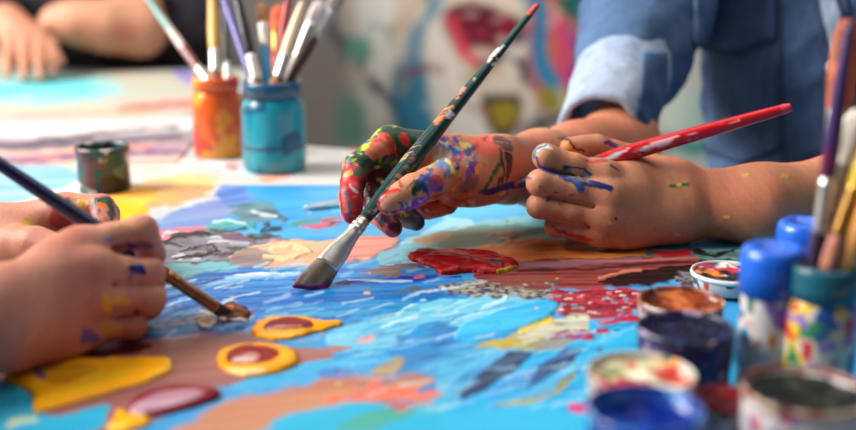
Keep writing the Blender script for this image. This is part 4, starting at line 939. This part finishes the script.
# ================================================================== THICK PAINT LAID ON THE CANVAS
def dollop(name, label, poly, h, base, strokes, width=8., step=.0008, group='thick dabs of paint on the canvas', wet=.8, warp=2.5, seed=0, bumpy=.3):
    pts = np.array([T(x, y) for x, y in poly]); lo = pts.min(0)-.006; hi = pts.max(0)+.006
    X = np.arange(lo[0], hi[0], step); Y = np.arange(lo[1], hi[1], step*1.5); nx, ny = len(X), len(Y)
    XX, YY = np.meshgrid(X, Y); x, y, d = proj(np.stack([XX, YY, np.full_like(XX, Z0)], -1))
    x = x+(fbm(XX*120, YY*120, seed)-.5)*2*warp*1.5; y = y+(fbm(XX*120, YY*120, seed+4)-.5)*warp
    sd = polysd(x, y, smooth_poly(poly)); t = np.clip((sd+1)/width, 0, 1)
    H = h*np.sqrt(np.clip(1-(1-t)**2, 0, 1))*(1-bumpy*.5+bumpy*fbm(XX*60+YY*30, YY*110, seed+8, 2))
    ok = sd > -1; ID = -np.ones((ny, nx), int); ID[ok] = np.arange(ok.sum())
    V = np.c_[XX[ok], YY[ok], Z0+H[ok]+.0002]
    q = np.stack([ID[:-1, :-1], ID[:-1, 1:], ID[1:, 1:], ID[1:, :-1]], -1).reshape(-1, 4); FC = q[(q >= 0).all(1)]
    e = np.concatenate([FC[:, [i, (i+1) % 4]] for i in range(4)]); key = {(a, b) for a, b in e.tolist()}
    bd = [(a, b) for a, b in key if (b, a) not in key]; rim = sorted({a for a, b in bd} | {b for a, b in bd}); low = {r: len(V)+i for i, r in enumerate(rim)}
    W = V[rim].copy(); W[:, 2] = Z0-.0015
    FF = FC.tolist()+[(b, a, low[a], low[b]) for a, b in bd]
    L = Layer(V, base, wet)
    for s in strokes: L.put(**s)
    V[:, 2] += np.clip(L.h, -.002, .004)
    n_ = len(rim); col = np.vstack([L.c, L.c[rim]]); wt = np.r_[L.wet, L.wet[rim]]
    return tag(build(name, np.vstack([V, W]), FF, M['dab'], col=col, wet=wt), label, 'paint dab', group)
dollop('paint_dab', 'orange dab with a dark red centre and a drawn-out tail, near the brown-tipped brush', [(252, 332), (258, 324), (272, 319), (296, 318), (318, 322), (348, 324), (322, 330), (296, 339), (270, 341), (256, 338)], .0042, (250, 166, 24),
       [dict(poly=[(260, 331), (270, 319), (298, 317), (316, 322), (312, 329), (280, 330)], col=(128, 8, 14), col2=(110, 14, 22), su=30, sv=160, h=.6, warp=1.5, soft=.8),
        dict(line=[(268, 329), (284, 328), (300, 327)], w=[1, 1.8, .8], col=(240, 190, 180), col2=(200, 120, 110), thr=.3, warp=1.5, su=30, sv=300, h=.6), dict(line=[(262, 334), (284, 335), (300, 333)], w=[1, 3, 1], col=(255, 206, 120), col2=(250, 176, 40), ang=10, warp=1)], seed=1)
dollop('paint_dab', 'round orange dab with a red and white centre on the pinkish ground', [(217, 366), (222, 352), (240, 346), (274, 347), (296, 354), (298, 364), (282, 374), (250, 379), (226, 375)], .0046, (250, 164, 20),
       [dict(poly=[(223, 356), (240, 345), (272, 346), (282, 353), (268, 363), (240, 364), (226, 363)], col=(132, 8, 14), h=.5, warp=1.5, soft=1),
        dict(poly=[(230, 361), (242, 355), (258, 354), (262, 359), (250, 363), (236, 364)], col=(226, 196, 186), col2=(176, 110, 106), su=40, sv=120, h=.6, warp=2, soft=1), dict(line=[(226, 370), (246, 372), (264, 370)], w=[2, 4, 2], col=(255, 214, 140), soft=1.5, warp=1)], seed=2)
dollop('paint_dab', 'wide yellow pool of paint beneath the front left hand', [(6, 372), (28, 362), (44, 364), (60, 358), (104, 362), (112, 358), (120, 361), (162, 358), (175, 364), (170, 374), (142, 385), (96, 398), (56, 410), (30, 416), (36, 398), (22, 388), (8, 382)], .0036, (250, 170, 16),
       [dict(poly=[(30, 366), (70, 362), (110, 366), (80, 380), (44, 384)], col=(220, 156, 26), col2=(196, 130, 22), ang=14, su=10, sv=120, warp=4, soft=2), dict(line=[(52, 394), (90, 380), (130, 372)], w=[4, 6, 3], col=(250, 190, 30), col2=(236, 170, 24), ang=14, warp=3, soft=2, h=.4),
        dict(line=[(38, 372), (42, 376)], w=3, col=(60, 60, 140), warp=2, soft=1.5), dict(line=[(150, 376), (172, 368), (168, 361)], w=1.5, col=(255, 206, 70), soft=1, warp=1, h=.6)], seed=3, width=7)
dollop('paint_dab', 'mauve leaf-shaped dab with a dark red rim at the bottom of the painting', [(126, 414), (134, 400), (160, 390), (196, 387), (218, 391), (220, 398), (196, 408), (160, 416), (140, 419)], .0042, (128, 22, 32),
       [dict(poly=[(126, 414), (138, 400), (164, 391), (196, 389), (208, 393), (186, 402), (152, 412), (134, 416)], col=(196, 160, 176), col2=(170, 120, 136), ang=14, su=8, sv=120, soft=1.5, warp=1, h=.3), dict(line=[(128, 414), (140, 414)], w=3, col=(226, 190, 190), soft=1, warp=1)], seed=4)
dollop('paint_dab', 'small orange dab at the lower end of the mauve one', [(110, 424), (120, 410), (128, 416), (146, 418), (152, 424), (134, 430), (120, 436), (108, 434)], .003, (248, 172, 24), [dict(line=[(112, 428), (124, 424)], w=2, col=(255, 210, 90), soft=1)], seed=5)
dollop('paint_dab', 'thick glossy crimson dab below the paint-covered hand', [(408, 258), (424, 252), (440, 252), (462, 253), (480, 252), (502, 258), (520, 266), (506, 274), (480, 275), (470, 271), (440, 277), (434, 268), (414, 263)], .0062, (150, 14, 22),
       [dict(line=[(418, 258), (440, 256), (468, 257)], w=[1, 4, 3], col=(176, 24, 30), col2=(116, 8, 16), ang=-4, su=18, sv=220, warp=2, h=1.2), dict(line=[(438, 272), (464, 268), (486, 268)], w=2.6, col=(190, 40, 44), col2=(120, 10, 20), ang=4, su=18, sv=220, warp=2, h=1),
        dict(line=[(492, 262), (500, 264)], w=2, col=(60, 40, 60), warp=1.5, h=1.6), dict(line=[(498, 272), (512, 269), (522, 267)], w=[2, 3, 2], col=(216, 190, 40), col2=(196, 160, 40), warp=1, h=.8)], seed=6, width=7, bumpy=.5)
dollop('paint_dab', 'lumpy brown dab at the tip of the navy handled brush', [(216, 318), (222, 308), (232, 304), (242, 308), (252, 317), (248, 322), (236, 323), (224, 324)], .0048, (92, 44, 24),
       [dict(line=[(222, 311), (232, 307)], w=2.5, col=(176, 90, 44), warp=2, h=1), dict(line=[(230, 319), (242, 320), (250, 321)], w=[1.4, 2, 1], col=(214, 204, 200), thr=.4, warp=2, su=60, sv=200), dict(line=[(218, 318), (224, 319)], w=1.6, col=(226, 214, 204), warp=1.5)], seed=7, bumpy=1.2, width=6)
dollop('paint_dab', 'small tan and white dab left of the brown one', [(196, 326), (202, 317), (212, 318), (218, 324), (210, 330), (200, 330)], .003, (206, 186, 170), [dict(line=[(202, 320), (210, 320)], w=2, col=(190, 110, 40), warp=1.5), dict(line=[(200, 328), (214, 328)], w=1.2, col=(70, 60, 90), warp=1)], seed=8, bumpy=.9, width=5)

# palette knife behind the painted hand
pk = empty('palette_knife', T(326, 204, .003), 'pale metal palette knife lying behind the paint-covered hand', 'palette knife')
a, b = T(303, 207, .0035), T(352, 199, .006)
V, FC = loft(a, b, [(0, .002, .0004), (.006, .0055, .0006), (.02, .0075, .0008), (.045, .0062, .0010), (np.linalg.norm(b-a), .003, .0014)], 16, np.array([.2, 1., 0])); build('blade', V, FC, plain('worn_steel', (206, 212, 214), .35, .6, .2, 120), pk)
c_ = T(420, 196, .009); V, FC = loft(b, c_, [(-.004, .003, .003), (.002, .0045, .0045), (.03, .0075, .0075), (np.linalg.norm(c_-b), .006, .006)], 18); build('handle', V, FC, plain('knife_handle_wood', (120, 70, 40), .5), pk)

# ================================================================== POTS, JARS AND BOTTLES
def pot(name, label, c, r, h, mat, paint_cols, fill=.78, wall=.0014, flare=1.05, cat='paint pot', group='paint pots at the front of the table', rimmat=None, paint_strokes=(), r_rim=None, rim_h=.003):
    """an open pot with a rolled rim; the paint inside is a part"""
    t = empty(name, c, label, cat, group); c = np.array(c); R = r
    V, FC = lathe(c, [(0, .0006), (R/flare*.94, 0), (R/flare, .002), (R, h-.004), (R*1.0, h-rim_h), (R-wall, h-rim_h), (R-wall, h*fill-.003), (0, h*fill-.004)], 56, .012, 3); build('body', V, FC, mat, t)
    V, FC = lathe(c, [(R-wall*.9, h-rim_h-.0005), (R+.0006, h-rim_h-.0005), (R+.0009, h-rim_h*.5), (R+.0004, h), (R-wall*.6, h+.0002), (R-wall, h-rim_h*.6), (R-wall*.9, h-rim_h-.0005)], 56)
    FC = FC[:-2]; build('rim', V, FC, rimmat or mat, t)
    rr = np.concatenate([np.linspace(0.02, .9, 12), [.97, .999]])*(R-wall); th = np.arange(56)*2*math.pi/56
    X = np.outer(rr, np.cos(th)).ravel(); Y = np.outer(rr, np.sin(th)).ravel(); zz = h*fill+(fbm(X*90+c[0]*99, Y*90, 5)-.5)*.006+((X**2+Y**2)/(R*R))**2*.002
    V = np.c_[X+c[0], Y+c[1], zz+c[2]]; m_ = len(rr); FC = [(i*56+j, (i+1)*56+j, (i+1)*56+(j+1) % 56, i*56+(j+1) % 56) for i in range(m_-1) for j in range(56)]; FC.append(tuple(range(56)))
    L = Layer(V, paint_cols[0], .85)
    for k, pc in enumerate(paint_cols[1:]):
        n = fbm(V[:, 0]*70+k*7, V[:, 1]*70, 21+k); m = ss(.54, .6, n)[:, None]; L.c = L.c*(1-m)+lin(pc)*m
    for s in paint_strokes: L.put(**s)
    build('paint', V, FC, M['dab'], t, col=L.c, wet=L.wet)
    return t
def at(px, py, h): # stands on the table; pixel and height of its rim centre
    q = T(px, py, h+TT-Z0); return np.array([q[0], q[1], TT])
CLEAR = np.array([0, 0, .0048])
WHITE = (222, 214, 210)
mp1 = splat('pot_side_cream', (206, 190, 176), [((120, 60, 50), 90, .52), ((80, 50, 110), 80, .54), ((206, 60, 60), 120, .6)], .4)
mp2 = splat('pot_side_violet', (86, 40, 82), [((40, 30, 90), 50, .52), ((190, 150, 150), 60, .62), ((150, 30, 60), 60, .64)], .35)
mp3 = splat('pot_side_multi', (206, 206, 196), [((50, 130, 150), 80, .52), ((200, 50, 60), 100, .57), ((240, 160, 40), 110, .58), ((50, 50, 60), 110, .58)], .4)
mp4 = splat('pot_side_blue', (16, 92, 190), [((14, 56, 140), 60, .5), ((120, 190, 226), 110, .62)], .25, .2)
mp5 = splat('pot_side_white', (214, 206, 204), [((190, 110, 60), 90, 0.60), ((90, 80, 150), 80, 0.61), ((220, 60, 90), 130, 0.65), ((40, 110, 100), 110, 0.65), ((60, 50, 60), 100, 0.65)], .4)
rimc = splat('pot_rim_smeared', (190, 168, 150), [((150, 80, 50), 70, .48), ((90, 40, 40), 90, .58)], .35)
rimd = splat('pot_rim_dark', (34, 40, 72), [((170, 150, 170), 80, .58)], .3)
rimw = splat('pot_rim_white', (206, 200, 190), [((190, 60, 50), 90, .58), ((60, 90, 80), 80, .56), ((214, 150, 60), 90, .62)], .35)
ZC = Z0+.0032
def atc(px, py, h):
    q = T(px, py, h+.0032); return np.array([q[0], q[1], ZC])
pot('paint_pot', 'pot of glossy rust-brown paint behind the dark navy one', atc(681, 299, .032), .0285, .032, mp1, [(140, 60, 24), (96, 36, 14), (180, 96, 50)], .84, rimmat=rimc)
pot('paint_pot', 'violet-sided pot of dark navy paint in front of the brown one', atc(686, 326, .043), .0284, .043, mp2, [(16, 18, 44), (30, 34, 80)], .9, rimmat=rimd)
pot('paint_pot', 'pot of mixed cream, green and red paint behind the blue tub', atc(641, 371, .042), .0288, .042, mp3, [(206, 200, 160), (110, 120, 60), (226, 218, 196), (190, 60, 50)], .88, rimmat=rimw)
pot('paint_pot', 'blue tub of deep blue paint at the bottom edge', atc(645, 407, .052), .0272, .052, mp4, [(6, 34, 120), (10, 60, 160)], .80, rimmat=mp4)
pot('paint_pot', 'white speckled pot of black-green paint in the bottom right corner', atc(806, 388, .047), .0312, .047, mp5, [(24, 30, 26), (44, 54, 40), (14, 16, 16)], .86, rimmat=rimc)
pot('paint_pot', 'little white pot of dark red paint beside the blue tub', atc(727, 397, .026), .0165, .026, mp5, [(120, 16, 24), (90, 10, 20)], .94, rimmat=plain('red_rim', (130, 24, 30), .4))
pot('palette_dish', 'shallow white rimmed dish smeared with many colours behind the white bottle', atc(729, 271, .014), .0290, .014, rimw, [(196, 190, 186), (40, 90, 150), (226, 220, 216), (196, 50, 60), (230, 140, 40), (30, 40, 50)], .72, cat='dish', group='paint pots at the front of the table', rimmat=plain('dish_rim_white', (232, 230, 228), .3))
# squeeze bottles with blue caps
mbot = splat('bottle_side', (224, 218, 214), [((40, 140, 190), 54, 0.62), ((30, 110, 80), 51, 0.64), ((130, 110, 180), 47, 0.62), ((235, 140, 40), 74, 0.65), ((206, 60, 60), 81, 0.66), ((40, 50, 110), 81, 0.67)], .4)
mcap = plain('blue_cap_plastic', (22, 104, 226), .35, coat=.3, scale=90, var=.2, bmp=.15)
def bottle(label, c, r, h, hc):
    t = empty('paint_bottle', c, label, 'bottle', 'white paint bottles with blue caps'); c = np.array(c)
    V, FC = lathe(c, [(0, 0), (r*.94, 0), (r, .002), (r, h-.006), (r*.97, h-.001), (r*.86, h), (0, h)], 44, .015, 2); build('body', V, FC, mbot, t)
    R = r*1.12; V, FC = lathe(c+np.array([0, 0, h-.006]), [(R*.9, 0), (R, .0008), (R*1.02, hc*.55), (R*1.0, hc*.82), (R*.92, hc*.94), (R*.78, hc), (R*.6, hc*.985), (R*.5, hc*.9), (0, hc*.87)], 60)
    th = np.arctan2(V[:, 1]-c[1], V[:, 0]-c[0]); m = (V[:, 2] < c[2]+h-.006+hc*.7); rr = 1+.012*np.cos(th*24)*m; V[:, 0] = c[0]+(V[:, 0]-c[0])*rr; V[:, 1] = c[1]+(V[:, 1]-c[1])*rr
    build('cap', V, FC, mcap, t); return t
q1 = T(763, 385, .0032); bottle('white spattered bottle with a bright blue cap beside the brush jar', (q1[0], q1[1], ZC), .0172, .066, .030)
q2 = T(797, 332, .0032); bottle('blue capped bottle half hidden behind the brush jar', (q2[0], q2[1], ZC), .0172, .061, .026)
# jar of brushes at the right
def jar(name, label, c, prof, mat, n=48, cat='jar', group='jars of brushes', wob=.01, parts=()):
    t = empty(name, c, label, cat, group); V, FC = lathe(np.array(c), prof, n, wob, 4); build('body', V, FC, mat, t)
    for nm, pr, m_ in parts:
        V, FC = lathe(np.array(c), pr, n, wob, 4); build(nm, V, FC, m_, t)
    return t
mj = splat('jar_side_yellow', (214, 206, 190), [((230, 186, 30), 40, .5), ((50, 130, 80), 54, .58), ((30, 80, 150), 54, .58), ((140, 110, 180), 47, .58), ((200, 60, 60), 81, .6)], .3, .3)
mcol = splat('jar_collar_teal', (22, 96, 116), [((20, 60, 60), 60, .55), ((80, 150, 130), 70, .62)], .3, .3)
JR = np.array([.2335, .598, ZC])
jr = jar('glass_jar', 'paint-streaked jar with a teal collar holding brushes at the right edge', JR,
    [(0, 0), (.0200, 0), (.0212, .003), (.0212, .056), (.0190, .064), (.0186, .0645), (.0180, .060), (.0188, .010), (0, .008)], mj, parts=[
    ('collar', [(.0188, .0635), (.0206, .0640), (.0212, .070), (.0210, .082), (.0196, .0850), (.0182, .0835), (.0178, .066), (.0188, .0635)], mcol),
    ('green_paint', [(0, .077), (.010, .0785), (.0172, .081), (.0174, .072), (0, .072)], plain('wet_green', (30, 100, 50), .25, var=.5, scale=160, bmp=.4))])
def jbrush(jc, top, mouth, r, colh, label, mf, lb=.026, lf=.03, colb=(150, 100, 60), head_up=True, group='brushes standing in jars', flat=1.0, strokes=()):
    """a brush standing in a jar (centre, mouth height, inner radius): it passes the mouth at the given offset and ends inside"""
    c, hm, ri = jc; top = np.array(top); q = min(1, (ri-r*1.25*flat-.0004)/np.hypot(*mouth)); mouth = (mouth[0]*q, mouth[1]*q); m = c+np.array([mouth[0], mouth[1], hm]); d = (m-top)/np.linalg.norm(m-top)
    foot = m.copy(); k = r*1.25*flat
    while foot[2] > c[2]+.012 and np.hypot(*(foot+d*.002-c)[:2]) < ri-k: foot = foot+d*.002
    a, b = (top, foot) if head_up else (foot, top)
    return brush('paintbrush', label, a, b, lb, lf, [(0, r*.5*flat, r*.3), (.15, r*1.05*flat, r*.7), (.6, r*1.2*flat, r*.95), (1, r*.95*flat, r*.9)], [(0, r*flat, r*.95), (.5, r*(flat*.5+.5), r), (.8, r*1.02, r*1.02), (.84, r*1.12, r*1.12), (.88, r*1.0, r*1.0), (1, r, r)],
        [(0, r*.92, r*.92), (.12, r*1.1, r*1.1), (.3, r*1.15, r*1.15), (.7, r*.9, r*.9), (.97, r*.6, r*.6), (1, r*.35, r*.35)], colb, colh, mf, group, n=18, strokes_h=strokes)
brass = plain('brass_ferrule', (200, 150, 80), .3, 1., .2, 150)
JRm = (JR, .083, .0175)
jbrush(JRm, P(850, 22, .60), (-.0115, -.008), .0042, (60, 40, 92), 'slender violet-black brush leaning right in the teal collared jar', M['steel'], head_up=False, colb=(40, 20, 50), strokes=[dict(line=[(796, 246), (822, 160)], w=9, col=(110, 20, 60), soft=10, warp=3)])
jbrush(JRm, P(848, 20, .655), (.001, .011), .0060, (206, 190, 176), 'wide brush with rust-orange bristles upright in the right hand jar', M['steel'], lb=.060, lf=.034, colb=(176, 84, 34), flat=1.2)
jbrush(JRm, P(884, 110, .60), (-.0045, -.0115), .0052, (224, 190, 60), 'brush with a yellow handle and pink streaks leaning far right in the jar', brass, head_up=False, colb=(200, 130, 110), strokes=[dict(line=[(812, 240), (836, 206)], w=7, col=(214, 130, 110), soft=5, warp=3)])
jbrush(JRm, P(874, 60, .63), (.0105, .0050), .0050, (206, 130, 50), 'brush with a golden brown wooden handle in the right hand jar', brass, head_up=False)
jbrush(JRm, P(896, 140, .585), (.0085, -.0085), .0056, (228, 160, 90), 'thick tan handled brush nearest the lens in the right hand jar', brass, head_up=False)
jbrush(JRm, P(858, 110, .63), (-.0085, .0070), .0046, (60, 70, 170), 'blue handled brush with pale bristles in the right hand jar', M['steel'], lb=.036, lf=.03, colb=(226, 214, 200), flat=1.2)

# jars at the back
mo = splat('orange_smeared_jar', (232, 96, 34), [((240, 150, 30), 22, .5), ((206, 60, 40), 26, .55), ((150, 70, 60), 24, .64)], .3, .3)
mt = splat('teal_smeared_jar', (22, 130, 150), [((30, 150, 170), 18, .5), ((16, 90, 120), 22, .58), ((70, 180, 180), 30, .66)], .28, .4)
mtd = plain('teal_jar_neck', (24, 84, 116), .3, coat=.3)
q = T(219, 153); JO = np.array([q[0], q[1], TT])
jar('glass_jar', 'jar smeared with bright orange paint, brushes standing in it', JO, [(0, 0), (.029, 0), (.0315, .004), (.0315, .074), (.029, .084), (.027, .088), (.027, .090), (.0245, .090), (.0245, .078), (.028, .072), (.028, .008), (0, .006)], mo, parts=[
    ('neck_rim', [(.0272, .0885), (.030, .089), (.0302, .102), (.0290, .1045), (.0262, .1045), (.0255, .089), (.0272, .0885)], mo), ('paint_water', [(0, .06), (.0275, .06), (.0275, .056), (0, .056)], plain('orange_water', (200, 80, 30), .2))])
q = T(275, 167); JT = np.array([q[0], q[1], TT])
jar('glass_jar', 'teal paint-coated jar crowded with brushes', JT, [(0, 0), (.034, 0), (.0385, .005), (.039, .02), (.0385, .076), (.036, .086), (.033, .091), (.033, .094), (.030, .094), (.030, .084), (.035, .076), (.035, .008), (0, .006)], mt, parts=[
    ('neck_rim', [(.0332, .0925), (.036, .093), (.0362, .108), (.035, .111), (.032, .111), (.031, .093), (.0332, .0925)], mtd), ('paint_water', [(0, .07), (.034, .07), (.034, .066), (0, .066)], plain('blue_water', (20, 70, 110), .2)),
    ('paint_drip', [(.0388, .03), (.0393, .031), (.0393, .034), (.0388, .035), (.0388, .03)], mtd)])
q = T(105, 187); JD = np.array([q[0], q[1], TT])
md = splat('dark_spattered_pot', (34, 80, 80), [((206, 200, 196), 44, .57), ((110, 44, 48), 40, .55), ((24, 34, 36), 34, .56), ((90, 120, 110), 40, .62)], .35)
jar('paint_pot', 'small dark spattered pot on the white sheet left of the jars', JD, [(0, 0), (.027, 0), (.0285, .002), (.029, .044), (.0296, .0445), (.0302, .048), (.0296, .052), (.0272, .052), (.0268, .048), (.0268, .012), (0, .010)], md, cat='paint pot', group='paint pots at the back', parts=[('paint', [(0, .036), (.0266, .037), (.0266, .032), (0, .032)], plain('dark_paint', (30, 26, 28), .3))])
JOm, JTm = (JO, .102, .0255), (JT, .108, .031)
def back(jm, x, y, d, mx, my, r, c, lab, **k): jbrush(jm, P(x, y, d), (mx, my), r, c, lab, k.pop('mf', M['steel']), **k)
back(JOm, 140, -12, 1.50, -.014, .004, .0052, (206, 170, 160), 'pinkish brush leaning left out of the orange jar', head_up=False, strokes=[dict(line=[(190, 50), (210, 80)], w=8, col=(110, 30, 40), soft=4), dict(line=[(150, 2), (165, 26)], w=6, col=(80, 150, 140), soft=6)])
back(JOm, 212, -20, 1.42, .002, -.010, .0066, (206, 160, 70), 'ochre handled brush upright in the orange jar', head_up=False)
back(JOm, 222, -30, 1.46, .014, .010, .0040, (40, 36, 40), 'thin black brush leaning in the orange jar', head_up=False)
back(JTm, 214, -30, 1.36, -.024, .006, .0056, (70, 60, 140), 'violet handled brush leaning left in the teal jar', head_up=False)
back(JTm, 232, -24, 1.31, -.016, -.012, .0062, (30, 28, 34), 'black handled brush leaning left in the teal jar', head_up=False)
back(JTm, 262, 4, 1.32, -.006, -.001, .0058, (60, 140, 190), 'blue handled brush in the middle of the teal jar', colb=(170, 110, 60), lb=.03, flat=1.2)
back(JTm, 280, 6, 1.36, .001, .018, .0072, (190, 70, 40), 'orange-red bristled brush at the back of the teal jar', colb=(216, 90, 40), lb=.045, mf=brass, flat=1.3)
back(JTm, 303, 2, 1.29, .0075, -.016, .0072, (226, 196, 160), 'brush with a pale cream handle in the teal jar', head_up=False)
back(JTm, 290, -14, 1.31, .004, .003, .0054, (150, 40, 34), 'dark red handled brush in the teal jar', head_up=False)
back(JTm, 322, 2, 1.31, .0165, .004, .0060, (200, 186, 170), 'silver ferruled brush with pale bristles leaning right in the teal jar', colb=(214, 206, 196), lb=.034, lf=.045, flat=1.4)
back(JTm, 342, -8, 1.33, .022, -.007, .0054, (80, 40, 40), 'brush with grey bristles leaning furthest right in the teal jar', colb=(150, 144, 140), lb=.034, lf=.04, flat=1.4)
# ================================================================== CAMERA, LIGHT
cam = bpy.data.cameras.new('camera'); co = bpy.data.objects.new('camera', cam); COL.objects.link(co)
co.location = (0, 0, CAMZ); co.rotation_euler = (math.pi/2-PITCH, 0, 0)
cam.sensor_width = 36; cam.lens = 36*F/856; cam.clip_start = .02
cam.dof.use_dof = True; cam.dof.focus_distance = .90; cam.dof.aperture_fstop = cam.lens/1000/.0175
bpy.context.scene.camera = co
def area(name, loc, tgt, sx, sy, e, c):
    l = bpy.data.lights.new(name, 'AREA'); l.shape = 'RECTANGLE'; l.size = sx; l.size_y = sy; l.energy = e; l.color = c
    o = bpy.data.objects.new(name, l); COL.objects.link(o); o.location = loc
    o.rotation_euler = (Vector(tgt)-Vector(loc)).to_track_quat('-Z', 'Y').to_euler(); return o
area('window_light', (-2.3, 1.0, 2.35), (.1, .9, .75), 1.6, 1.4, 200, (1, .97, .93))
area('ceiling_light', (.6, .9, 2.9), (.1, .9, .75), 2.2, 1.6, 12, (1, .97, .93))
area('wall_light', (.2, 1.7, 2.8), (.2, 3.0, 1.0), 2.5, .6, 27, (1, .96, .92))
w = bpy.data.worlds.new('studio_air'); bpy.context.scene.world = w; w.use_nodes = True
w.node_tree.nodes['Background'].inputs[0].default_value = (.80, .88, 1, 1); w.node_tree.nodes['Background'].inputs[1].default_value = .09
vs = bpy.context.scene.view_settings
vs.view_transform = 'Standard'; vs.look = 'None'; vs.gamma = 1; vs.exposure = 0; vs.use_curve_mapping = False
